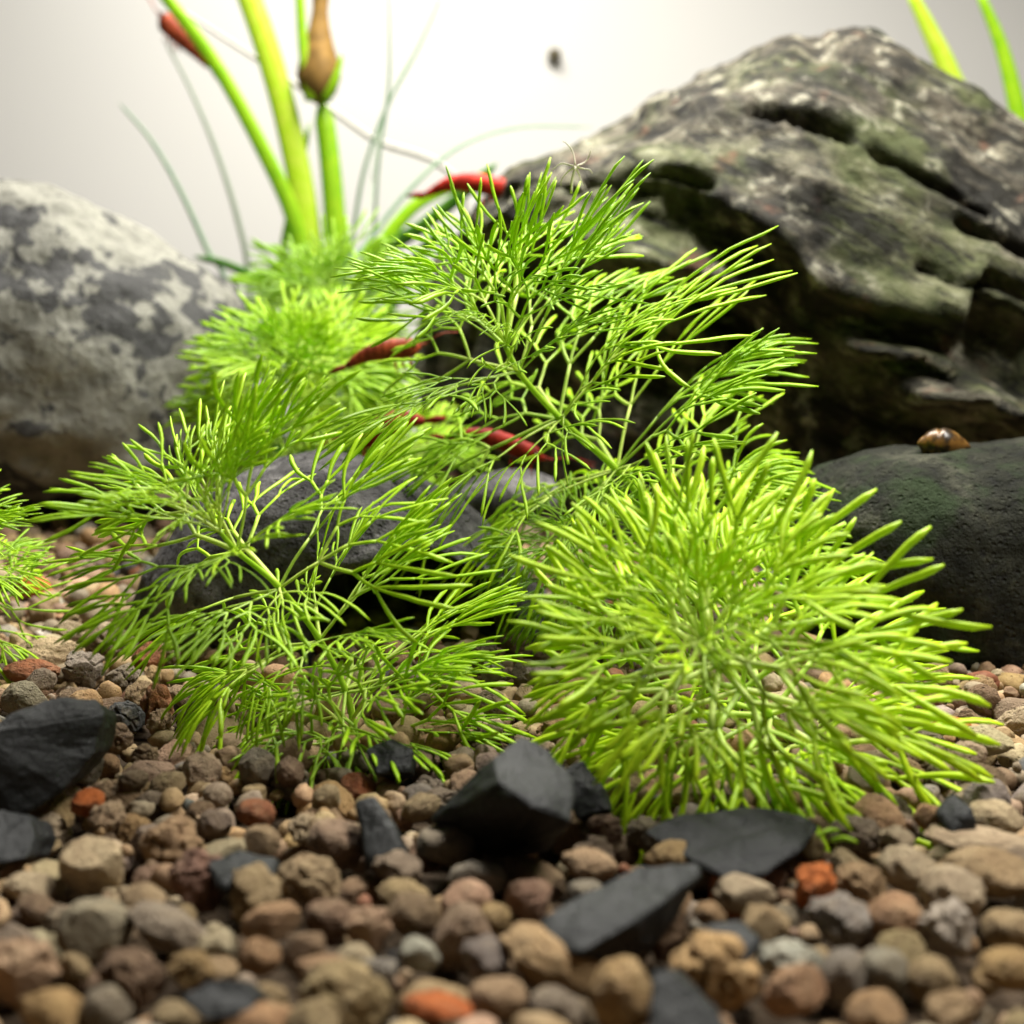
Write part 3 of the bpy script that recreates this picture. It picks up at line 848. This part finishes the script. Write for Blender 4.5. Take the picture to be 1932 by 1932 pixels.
for k in range(4000):                                    # grit and crumbs between the pebbles
    x, y = rand_pos()
    if y > 24: continue
    r = R.uniform(0.035, 0.1)
    z = max([zz + math.sqrt(max(0, (0.9 * (r + c)) ** 2 - (x - a) ** 2 - (y - b) ** 2)) * 0.7 for a, b, c, zz in grid.near(x, y) if (x - a) ** 2 + (y - b) ** 2 < (0.9 * (r + c)) ** 2] + [-0.15])
    if z > 0.2: continue
    items.append((x, y, r, z, R.choice(KINDS), (r, r * R.uniform(0.7, 1.1), r * R.uniform(0.6, 1)), (R.uniform(0, 6), R.uniform(0, 6), R.uniform(0, 6)), rand_colour()))
for x, y, r, z, kind, sc, rot, colour in items[n_own:]:
    v, f = LOW[kind, R.randrange(N_VAR), 3 if y < 27 and r > 0.1 else 2]
    Rm = np.array(Matrix.LocRotScale(None, __import__('mathutils').Euler(rot), Vector(sc)).to_3x3())
    Vs.append(v @ Rm.T + np.array([x, y, z]))
    Fs.append(f + base); base += len(v)
    Cs.append(np.tile(np.array([*jitter(PAL[colour]), 1.0]), (len(v), 1)))
me = mesh_np('gravel', np.concatenate(Vs), np.concatenate(Fs), M['gravel'])
ca = me.attributes.new('Col', 'FLOAT_COLOR', 'POINT')
ca.data.foreach_set('color', np.concatenate(Cs).astype(np.float32).ravel())
tag(link('gravel', me), 'brown and tan clay gravel covering the whole tank floor', 'gravel', kind='stuff')

# ------------------------------------------------------------------ feathery stem plants
def make_leaf(seed, mat, width=0.011, curl=0.6, levels=5, spread=1.0, flat=0.52):
    """one finely forked leaf of length about 1 along +X, its upper side +Z"""
    r = random.Random(seed)
    V, F, A = [], [], []
    lens = {3: [0.32, 0.22, 0.15, 0.33], 4: [0.28, 0.2, 0.14, 0.11, 0.29], 5: [0.2, 0.17, 0.15, 0.13, 0.12, 0.21]}[levels]
    tot = sum(lens)
    half = [0, 35, 29, 24, 18, 13]
    X = Vector((1, 0, 0))
    def grow(pos, d, nrm, lev, length, done):
        last = lev == levels or (lev >= 3 and r.random() < 0.12)
        n = 8 if last else 5
        if last: length *= r.uniform(1.0, 1.5)
        pts, rad = [pos], []
        w = width * (1.25 if lev == 0 else 1.05 if lev == 1 else 0.9)
        for i in range(n - 1):
            st = length / (n - 1)
            down = Vector((0, 0, -1))
            amt = curl * st * (0.2 + 2.0 * min(1, (done + st * i)) ** 1.3)
            lyre = 1.5 * st if lev > 0 else 0
            fwd = Vector((math.cos(curl * done * 0.9), 0, -math.sin(curl * done * 0.9)))
            d = (d + down * amt + fwd * lyre + Vector((r.gauss(0, 1), r.gauss(0, 1), r.gauss(0, 1))) * (0.055 if last else 0.03)).normalized()
            pos = pos + d * st
            pts.append(pos)
        for i in range(n):
            t = i / (n - 1)
            if last: rad.append(w * (0.7 + 0.75 * math.sin(min(1.0, t / 0.8) * math.pi / 2) if t < 0.95 else 0.5))
            else: rad.append(w)
        b = len(V)
        v, f, t = tube_arrays(pts, rad, 5, flat, nrm=nrm)
        V.extend(v)
        A.extend([done + length / tot * q for q in t])
        F.extend(tuple(b + k for k in q) for q in f)
        F.append(tuple(b + (n - 1) * 5 + k for k in range(5)))
        if last: return
        kids = 3 if (lev == 0 and r.random() < 0.6) or r.random() < 0.12 else 2
        ax = nrm - d * nrm.dot(d)
        ax = (Quaternion(d, math.radians(r.gauss(0, 13))) @ ax).normalized()
        ang = half[lev + 1] * spread
        offs = {2: (-1, 1), 3: (-1.45, 0.1, 1.4)}[kids]
        sk = r.uniform(-0.35, 0.35)
        for o in offs:
            a = math.radians(ang * (o + sk) * r.uniform(0.8, 1.2))
            grow(pos, Quaternion(ax, a) @ d, ax, lev + 1, lens[lev + 1] * r.uniform(0.8, 1.2), done + length / tot)
    grow(Vector((0, 0, 0)), X, Vector((0, 0, 1)), 0, lens[0] * r.uniform(0.85, 1.15), 0)
    me = poly_mesh('leaf', V, F, mat)
    point_attr(me, 'along', A)
    return me

def leaf_set(n, seed, mat, **kw):
    c0, lv = kw.pop('curl'), kw.pop('levels')
    return [make_leaf(seed + i, mat, curl=c0 + (i % 4 - 1.5) * 0.22, levels=lv[i % len(lv)], **kw) for i in range(n)]
SET_TALL = leaf_set(14, 1000, M['leaf'], width=0.0096, curl=0.6, levels=(4, 3, 4, 4))
SET_LEFT = leaf_set(14, 2000, M['leaf'], width=0.0115, curl=0.65, levels=(4, 3, 3, 4))
SET_RIGHT = leaf_set(12, 3000, M['leaf_front'], width=0.0142, curl=0.65, levels=(3, 4, 3), spread=1.05)
SET_BACK = leaf_set(8, 4000, M['leaf_back'], width=0.015, curl=0.5, levels=(4,))

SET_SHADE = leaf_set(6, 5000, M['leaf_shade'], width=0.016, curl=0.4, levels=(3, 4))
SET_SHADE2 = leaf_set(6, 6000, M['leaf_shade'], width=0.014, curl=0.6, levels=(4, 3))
def whorl(parent, origin, p, axis, n, L, elev, leaves, rr, phase=0.0, jit=0.12, az=None, floor=0.25, thin=0.0):
    axis = axis.normalized()
    e1 = axis.orthogonal().normalized()
    vx = Vector((1, 0, 0)) - axis * axis.x                       # azimuth 0 points to +X as far as it can
    if vx.length > 0.2: e1 = vx.normalized()
    e2 = axis.cross(e1)
    for k in range(n):
        a = phase + 2 * math.pi * k / n + rr.gauss(0, 0.12) if az is None else az[k]
        rad = e1 * math.cos(a) + e2 * math.sin(a)
        e = elev + rr.gauss(0, jit)
        l = L * rr.uniform(0.86, 1.1) * (1 - thin * max(0.0, -rad.y) ** 1.5)
        for _ in range(12):
            x = rad * math.cos(e) + axis * math.sin(e)
            if (p + x * l * 0.85).z > floor: break
            e += 0.12
        z = axis * math.cos(e) - rad * math.sin(e)
        y = z.cross(x)
        m = Matrix((x, y, z)).transposed()
        m = Matrix.Rotation(rr.gauss(0, 0.2), 3, x) @ m
        o = link('leaf', rr.choice(leaves), parent)
        o.matrix_local = Matrix.Translation(p - origin + axis * rr.uniform(-0.03, 0.03)) @ m.to_4x4() @ Matrix.Scale(l, 4)

def plant(name, nodes, base, label, leaves, seed, stem_r=0.065, mat_stem='stem', group=None, counts=None, Ls=None, elevs=None, tip_dir=None, bud=6, budL=0.5, floor=0.25, thin=0.0):
    """nodes from the lowest whorl to the tip"""
    rr = random.Random(seed)
    o = empty(name, base, label, 'plant', group)
    chain = [Vector(base)] + [Vector(p) for p in nodes]
    pts = spline(chain, 6 * len(chain))
    rad = [stem_r * (1 - 0.45 * i / (len(pts) - 1)) for i in range(len(pts))]
    for p in chain[1:]:                                          # thicker joints at the whorls
        j = min(range(len(pts)), key=lambda q: (pts[q] - p).length)
        rad[j] *= 1.22
    tube('stem', pts, rad, M[mat_stem], o, 8, origin=Vector(base))
    for i in range(1, len(chain)):
        p = chain[i]
        ax = (chain[min(i + 1, len(chain) - 1)] - chain[i - 1])
        if i == len(chain) - 1 and tip_dir is not None: ax = Vector(tip_dir)
        whorl(o, Vector(base), p, ax, counts[i - 1], Ls[i - 1], elevs[i - 1], leaves, rr, rr.uniform(0, 6), floor=floor, thin=thin * (i / (len(chain) - 1)) ** 0.7)
    ax = Vector(tip_dir) if tip_dir is not None else chain[-1] - chain[-2]
    if bud: whorl(o, Vector(base), chain[-1] + ax.normalized() * 0.1, ax, bud, Ls[-1] * budL, 1.15, leaves, rr, floor=floor)
    return o

# tall plant in the middle, leaning to the left
plant('feathery_stem_plant',
      [P(1330, 1075, 22.6), P(1243, 978, 22.4), P(1163, 886, 22.2), P(1057, 790, 22.0), P(979, 703, 21.8), P(955, 655, 21.6)],
      P(1390, 1180, 22.9), 'tallest feathery green stem plant leaning left in front of the largest boulder', SET_TALL, 24, 0.072,
      counts=[8, 9, 9, 9, 8, 6], Ls=[2.9, 3.2, 3.4, 3.45, 3.3, 2.75], elevs=[0.0, 0.05, 0.22, 0.36, 0.5, 0.85], bud=5, budL=0.95, tip_dir=(-0.1, -0.15, 0.95), thin=0.5)
# left front plant
plant('feathery_stem_plant',
      [P(680, 1428, 17.8), P(670, 1385, 17.8), P(652, 1303, 17.8), P(603, 1207, 17.7), P(528, 1109, 17.5), P(448, 1041, 17.2), P(415, 1003, 17.0)],
      on_plane(683, 1450, 0.0), 'open feathery green plant with a thin bare stem before the arched grey stone', SET_LEFT, 33, 0.055,
      counts=[9, 9, 8, 7, 6, 6, 6], Ls=[2.2, 2.25, 2.35, 2.4, 2.5, 2.4, 2.0], elevs=[-0.3, -0.15, 0.05, 0.2, 0.32, 0.45, 0.8], bud=6, budL=0.8, tip_dir=(-0.45, -0.1, 0.8), thin=0.5, floor=0.12)
# bushy right plant, its crown turned to the viewer
plant('feathery_stem_plant',
      [P(1500, 1405, 17.3), P(1452, 1350, 16.9), P(1402, 1300, 16.4), P(1358, 1254, 15.9), P(1328, 1218, 15.4)],
      on_plane(1540, 1460, 0.0), 'bushy bright yellow green plant with its crown turned toward the viewer', SET_RIGHT, 52, 0.07,
      counts=[8, 8, 8, 9, 9], Ls=[2.3, 2.5, 2.5, 2.4, 2.05], elevs=[0.0, 0.05, 0.12, 0.25, 0.5], bud=9, budL=0.62, tip_dir=(-0.22, -0.8, 0.6), floor=0.15)
# small shaded sprig low in the gap
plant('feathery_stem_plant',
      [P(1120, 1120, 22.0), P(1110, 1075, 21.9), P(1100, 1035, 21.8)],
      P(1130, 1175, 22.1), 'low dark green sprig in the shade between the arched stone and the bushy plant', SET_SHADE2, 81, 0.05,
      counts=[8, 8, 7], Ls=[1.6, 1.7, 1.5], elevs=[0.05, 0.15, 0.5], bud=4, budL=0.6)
# blurred plants behind
plant('feathery_stem_plant',
      [P(575, 850, 29.5), P(570, 800, 29.2), P(565, 750, 28.8), P(560, 712, 28.4)],
      on_plane(585, 900, 0.0).lerp(P(585, 900, 29.8), 1.0), 'out of focus bright green bushy plant behind the arched grey stone', SET_BACK, 57, 0.07,
      counts=[10, 11, 11, 11], Ls=[2.2, 2.3, 2.3, 2.1], elevs=[0.05, 0.15, 0.3, 0.55], bud=8, budL=0.6, tip_dir=(0.05, -0.4, 0.9))
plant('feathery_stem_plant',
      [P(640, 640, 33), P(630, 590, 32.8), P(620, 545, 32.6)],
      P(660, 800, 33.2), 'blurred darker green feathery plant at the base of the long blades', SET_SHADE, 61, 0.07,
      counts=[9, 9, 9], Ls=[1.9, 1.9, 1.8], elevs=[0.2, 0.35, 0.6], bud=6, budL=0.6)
plant('feathery_stem_plant',
      [P(-70, 1150, 21.0), P(-85, 1085, 20.8), P(-105, 1020, 20.6)],
      on_plane(-50, 1210, 0.0), 'feathery green plant whose leaf tips enter at the left edge', SET_LEFT, 69, 0.05,
      counts=[8, 7, 7], Ls=[1.75, 1.5, 1.45], elevs=[0.1, 0.2, 0.5], bud=5, budL=0.7)
plant('feathery_stem_plant',
      [P(770, 885, 28), P(775, 850, 27.8)],
      P(765, 930, 28.2), 'small blurred feathery plant right behind the arched stone and the shrimps', SET_BACK, 73, 0.05,
      counts=[9, 9], Ls=[1.5, 1.4], elevs=[0.2, 0.5], bud=4, budL=0.6)

# ------------------------------------------------------------------ long blades and hair grass behind
def blade(parent, origin, ctrl, wid, mat, flat=0.3, taper=0.5, n=22, name='blade'):
    if name == 'blade': ctrl = [Vector((o_.x, o_.y, 0.0)) for o_ in ctrl[:1]] + list(ctrl)
    pts = spline(ctrl, n)
    rad = []
    for i in range(n):
        t = i / (n - 1)
        rad.append(wid * (1 - (1 - taper) * t) * (1 if t < 0.93 else max(0.12, 1 - (t - 0.93) / 0.075)))
    return tube(name, pts, rad, M[mat], parent, 8, flat, origin, nrm=(0, -1, 0.1))
b0 = P(590, 560, 43)
pl = empty('long_blade_plant', (b0.x, b0.y, 0.0), 'clump of long thick green blades rising against the white background', 'plant')
o0 = Vector((b0.x, b0.y, 0.0))
blade(pl, o0, [P(600, 640, 43), P(560, 430, 42.7), P(490, 270, 42.4), P(400, 110, 42.2), P(305, -15, 42), P(240, -90, 42)], 0.3, 'blade', 0.35)
blade(pl, o0, [P(590, 640, 43.2), P(580, 430, 43.2), P(545, 240, 43.2), P(500, 80, 43.2), P(465, -20, 43.2), P(440, -100, 43.2)], 0.42, 'blade_yellow', 0.35, 0.8)
blade(pl, o0, [P(640, 640, 43), P(634, 450, 43), P(622, 300, 43), P(606, 185, 43)], 0.38, 'blade', 0.8, 0.75)
blade(pl, o0, [P(505, 640, 44), P(530, 500, 44), P(560, 340, 44), P(585, 230, 44)], 0.2, 'blade', 0.4)
blade(pl, o0, [P(690, 640, 43.5), P(710, 490, 43.5), P(770, 400, 43.5), P(830, 362, 43.5), P(880, 350, 43.5)], 0.29, 'blade', 0.35)
blade(pl, o0, [P(650, 640, 42.5), P(700, 500, 42), P(800, 425, 41.4), P(880, 360, 41), P(938, 308, 40.8)], 0.29, 'blade_dark', 0.35)
blade(pl, o0, [P(720, 640, 43), P(745, 560, 43), P(800, 470, 42), P(850, 430, 41.5)], 0.29, 'blade_dark', 0.35)
blade(pl, o0, [P(520, 640, 43), P(490, 540, 42.5), P(430, 500, 42), P(365, 484, 41.6)], 0.22, 'blade_dark', 0.4)
blade(pl, o0, [P(560, 600, 43), P(540, 490, 42.6), P(470, 460, 42.2)], 0.2, 'blade', 0.4)
# brown bud on the thick stem
def lathe(name, prof, mat, parent, loc, axis=(0, 0, 1), sides=16):
    V, F = [], []
    for r, z in prof:
        for s in range(sides):
            a = 2 * math.pi * s / sides
            V.append((r * math.cos(a), r * math.sin(a), z))
    wob = noise(np.array(V) * 1.6 + 3)
    V = [(x * (1 + 0.16 * w_), y * (1 + 0.16 * w_), z) for (x, y, z), w_ in zip(V, wob)]
    n = len(prof)
    for i in range(n - 1):
        for s in range(sides):
            F.append((i * sides + s, i * sides + (s + 1) % sides, (i + 1) * sides + (s + 1) % sides, (i + 1) * sides + s))
    o = link(name, poly_mesh(name, V, F, mat), parent)
    o.location = loc
    o.rotation_euler = Vector(axis).to_track_quat('Z', 'Y').to_euler()
    return o
for q in range(9):
    u0 = 560 + 13 * q
    du = (q - 4) * 24 + R.uniform(-10, 10)
    blade(pl, o0, [P(u0, 640, 42.5), P(u0 + du * 0.4, 560, 42.3), P(u0 + du, 500 + abs(q - 4) * 8, 42), P(u0 + du * 1.5, 470 + abs(q - 4) * 14, 41.8)], 0.26, 'blade', 0.35)
bp = P(600, 190, 43)
lathe('bud', [(r_ * 1.05, z_ * 1.15) for r_, z_ in ((0.02, -0.1), (0.32, 0.0), (0.55, 0.25), (0.62, 0.6), (0.56, 0.95), (0.42, 1.4), (0.3, 1.8), (0.22, 2.2), (0.24, 2.7), (0.3, 3.3), (0.02, 3.4))], M['bud'], pl, bp - o0, (0.05, 0, 1))
blade(pl, o0, [P(612, 190, 42.6), P(628, 160, 42.4), P(640, 125, 42.4), P(645, 100, 42.4)], 0.16, 'blade', 0.4, 0.3, 10, 'bract')
blade(pl, o0, [P(585, 190, 42.6), P(572, 90, 42.6), P(566, 0, 42.6), P(560, -60, 42.6)], 0.16, 'blade', 0.4, 0.8, 10, 'bract')
tag(pl, 'clump of long thick green blades with a brown teardrop bud against the white background')

def grass(ctrl, wid, mat, label):
    pts = [P(*c) for c in ctrl]
    if pts[0].z > 0.5: pts = [Vector((pts[0].x, pts[0].y, 0.0))] + pts
    base = Vector(pts[0])
    sp = spline(pts, 26)
    n = len(sp)
    rad = [wid * (1 - 0.6 * (i / (n - 1)) ** 2) if i < n - 1 else wid * 0.1 for i in range(n)]
    o = tube('hair_grass', sp, rad, M[mat], None, 6, 0.7, base)
    o.location = base
    return tag(o, label, 'grass blade', kind='thing', group='thin grass blades before the white background')
grass([(655, 560, 41), (668, 430, 41), (690, 310, 41), (735, 190, 41), (790, 90, 41), (838, -20, 41)], 0.085, 'hair', 'thin grey green grass blade bending right at its top beside the brown bud')
grass([(705, 560, 42), (712, 330, 42), (733, 170, 42), (735, 60, 42), (733, -20, 42)], 0.075, 'hair', 'thin straight upright grass blade crossing the bent one')
grass([(690, 470, 40), (700, 360, 42), (722, 230, 43), (790, 60, 44), (812, -20, 44)], 0.05, 'hair_pale', 'faint pale grass blade behind the crossing pair')
grass([(640, 560, 38), (700, 450, 38.5), (780, 350, 39), (870, 275, 39.5), (980, 240, 40), (1120, 240, 40.5)], 0.085, 'hair', 'long grass blade arching right over the red shrimp toward the boulder')
grass([(430, 560, 42), (390, 470, 42), (340, 360, 42), (285, 265, 42), (225, 195, 42)], 0.11, 'hair', 'single leaning grey green grass blade above the pale blotched stone')
grass([(470, 540, 45), (450, 420, 45), (410, 290, 45), (360, 170, 45), (310, 75, 45)], 0.12, 'hair_pale', 'faintest wide pale grass blade left of the long blades')
grass([(1840, 300, 43), (1795, 150, 43), (1755, 60, 43), (1715, -20, 43)], 0.4, 'blade_yellow', 'broad yellow green blade behind the top of the largest boulder')
grass([(1950, 380, 42), (1922, 220, 42), (1890, 90, 42), (1845, -20, 42)], 0.32, 'blade', 'green blade at the upper right corner behind the boulder')
grass([(880, 380, 46), (700, 260, 46), (560, 160, 46), (420, 70, 46), (250, -40, 46)], 0.14, 'root', 'grey slanting thread far behind the long blades')
# small dark snail on the glass far behind, pale threads (hydra)
sp_ = P(1047, 105, WALL_Y - 0.3)

# ------------------------------------------------------------------ shrimps
def shrimp(head, tail, arch, size, mat, label, facing=1):
    """body from tail to head along a bowed line"""
    H, T = P(*head), P(*tail)
    mid = (H + T) / 2 + Vector((0, 0, arch))
    o = empty('shrimp', mid, label, 'shrimp', 'red shrimps among the plants')
    L = (H - T).length
    d = (H - T).normalized()
    up = Vector((0, 0, 1))
    line = spline([T, T.lerp(H, 0.25) + up * arch * 0.9, T.lerp(H, 0.5) + up * arch, T.lerp(H, 0.75) + up * arch * 0.55, H], 40)
    rad = []
    for i in range(40):
        t = i / 39
        r = 0.32 + 0.68 * math.sin(min(1, t / 0.62) * math.pi / 2) if t < 0.62 else 1.0 - 0.12 * (t - 0.62)
        if t > 0.86: r *= max(0.06, 1 - ((t - 0.86) / 0.14) ** 1.6)
        if t < 0.62: r *= 1 + 0.07 * (abs((t / 0.62 * 6) % 1 - 0.5) - 0.25) * 2
        rad.append(size * r)
    tube('body', line, rad, mat, o, 12, 0.8, mid, nrm=d.cross(up))
    for k in (-1, 0, 1):                                         # tail fan
        q = T - d * size * 1.8 + d.cross(up) * k * size * 0.9 - up * size * 0.25
        tube('tail_fan', [T, T.lerp(q, 0.5), q], [size * 0.22, size * 0.42, size * 0.16], mat, o, 6, 0.3, mid)
    side = d.cross(up)
    for k in (-1, 1):
        e = H - d * L * 0.09 + side * k * size * 0.62 + up * size * 0.42
        v, f = ico(2)
        eo = link('eye', mesh_np('eye', v * size * 0.24, f, M['eye']), o)
        eo.location = e - mid
        for j in range(3):
            s = H - d * L * (0.15 + 0.1 * j) + side * k * size * 0.35 - up * size * 0.5
            tube('leg', [s, s + side * k * size * 0.5 - up * size * 0.7, s + side * k * size * 0.8 - up * size * 1.5 + d * size * 0.3], [size * 0.09, size * 0.07, size * 0.03], mat, o, 5, 1, mid)
        tube('antenna', spline([H, H + d * L * 0.25 + up * size * 0.8 + side * k * size * 0.5, H + d * L * 0.5 + up * size * 0.6 + side * k * size * 1.6], 10), [size * 0.05] * 9 + [size * 0.02], mat, o, 5, 1, mid)
    tube('rostrum', [H - d * L * 0.08 + up * size * 0.35, H + d * L * 0.06 + up * size * 0.3], [size * 0.15, size * 0.02], mat, o, 5, 1, mid)
    return o
shrimp((975, 362, 35), (805, 366, 36), 0.25, 0.245, M['shrimp'], 'bright red shrimp resting on the left shoulder of the largest boulder')
shrimp((300, 30, 45), (395, 125, 45), 0.1, 0.33, M['shrimp_dark'], 'dark red blurred shrimp hanging behind the long curved blade')
shrimp((795, 655, 26.5), (655, 690, 26.5), 0.12, 0.19, M['shrimp_dark'], 'brownish red shrimp beside the bright blurred plant')
shrimp((668, 835, 27), (800, 795, 27), 0.15, 0.24, M['shrimp_deep'], 'dark red shrimp just above the arched grey stone')
shrimp((1030, 868, 26), (842, 826, 26.2), 0.18, 0.18, M['shrimp_deep'], 'blotchy red shrimp half hidden behind the tall plant leaves')

# ------------------------------------------------------------------ snail on the dark stone, threads, speck
def shell_mesh(name, turns, mat, L, Rm):
    """spindle shaped shell along X, its pointed spire at -X, whorls parted by a sunken spiral seam"""
    n, m = 70, 40
    V, F = [], []
    for i in range(n):
        t = i / (n - 1)
        r = max(0.0, math.sin(math.pi * t ** 0.85)) ** 0.9
        for s in range(m):
            a = 2 * math.pi * s / m
            w = (turns * (1 - t) ** 1.6 - a / (2 * math.pi)) % 1.0
            seam = math.exp(-(min(w, 1 - w) / 0.12) ** 2) * (1 if t < 0.5 else max(0, 1 - (t - 0.5) / 0.15))
            q = r * (1 - 0.08 * seam) * Rm * (1 + 0.1 * math.sin(a + 0.6) * t)
            V.append(((t - 0.5) * L, q * math.cos(a), q * math.sin(a) - 0.1 * Rm * t))
    for i in range(n - 1):
        for s in range(m):
            F.append((i * m + s, i * m + (s + 1) % m, (i + 1) * m + (s + 1) % m, (i + 1) * m + s))
    return poly_mesh(name, V, F, mat)
sm = NT('amber_shell')
sv = sm.vec('Object')
sc_ = sm.mix(sm.mapr(sm.noise(sv, 6, 3), 0.42, 0.58, 0, 1), (0.025, 0.015, 0.006), (0.16, 0.078, 0.016))
sp2 = sm.bsdf(sc_, 0.32, sm.bump(sm.noise(sv, 14, 3), 0.15, 0.02), 0.35)
sp2.inputs['Subsurface Weight'].default_value = 0.25
sp2.inputs['Subsurface Radius'].default_value = (0.1, 0.05, 0.02)
M['shell'] = sm.m
sb = P(1782, 846, 23.4)
sn = empty('snail', sb, 'tiny amber snail with a pointed shell on top of the dark stone', 'snail')
so = link('shell', shell_mesh('shell', 2.6, M['shell'], 0.8, 0.26), sn)
so.rotation_euler = (0.4, math.radians(3), 0)
so.location = (0, 0, 0.06)
so.scale = (1.15, 1.1, 1.1)
tube('foot', spline([Vector((-0.2, 0, -0.22)), Vector((0.0, -0.02, -0.23)), Vector((0.2, 0, -0.2)), Vector((0.38, 0, -0.12))], 12), [0.03, 0.09, 0.12, 0.13, 0.13, 0.13, 0.12, 0.11, 0.1, 0.08, 0.06, 0.02], M['bud'], sn, 8, 0.5)
for k in (-1, 1):
    tube('tentacle', spline([Vector((0.38, 0.05 * k, -0.16)), Vector((0.46, 0.1 * k, -0.12)), Vector((0.5, 0.16 * k, -0.05))], 6), [0.015] * 5 + [0.005], M['bud'], sn, 5)
s2 = empty('snail', sp_, 'dark speck of a snail stuck to the white background', 'snail')
so = link('shell', shell_mesh('shell', 2.6, simple_mat('dark_shell', (0.09, 0.075, 0.04), 0.5), 0.62, 0.28), s2)
so.rotation_euler = (0, math.radians(60), 0.2)
tube('foot', [Vector((-0.1, 0.2, 0)), Vector((0, 0.28, -0.05)), Vector((0.1, 0.25, -0.1))], [0.06, 0.12, 0.05], M['bud'], s2, 7)

hb = P(1078, 365, 22.0)
hy = empty('hydra', hb, 'white threadlike hydra with spread arms above the tall plant tip', 'hydra')
hc = P(1086, 314, 22.0)
tube('stalk', spline([hb, hb.lerp(hc, 0.5) + Vector((-0.02, 0, 0)), hc], 8), [0.02] * 8, M['pale_thread'], hy, 6, 1, hb)
for (a, b, c) in (((1080, 285), (1066, 268), (1062, 268)), ((1105, 305), (1113, 290), (1114, 283)), ((1060, 308), (1045, 318), (1039, 325)), ((1100, 318), (1112, 320), (1118, 327)), ((1093, 330), (1098, 345), (1100, 350)), ((1070, 325), (1060, 338), (1058, 350))):
    tube('arm', spline([hc] + [P(*q, 22.0 + 0.1) for q in (a, b, c)], 12), [0.012 - 0.0005 * i for i in range(12)], M['pale_thread'], hy, 5, 1, hb)

for u, v, a, lab in ((1562, 1574, 0.3, 'bright green torn leaf fragment on the gravel right of the broad dark slate chip'), (1592, 1588, -0.5, 'second tiny green leaf fragment lying nearer the vivid orange pebble'), (1496, 1482, 0.1, 'short white root bit on the gravel under the bushy right plant')):
    c = on_plane(u, v, 0.42)
    d = Vector((math.cos(a), math.sin(a), 0.15)) * 0.14
    o = tube('leaf_fragment' if 'leaf' in lab else 'root_fragment', spline([c - d, c + Vector((0, 0, 0.04)), c + d], 8), [0.02, 0.035, 0.04, 0.04, 0.04, 0.035, 0.03, 0.015], M['stem'] if 'leaf' in lab else M['pale_thread'], None, 6, 0.5, c)
    o.location = c
    tag(o, lab, 'plant debris', kind='thing')
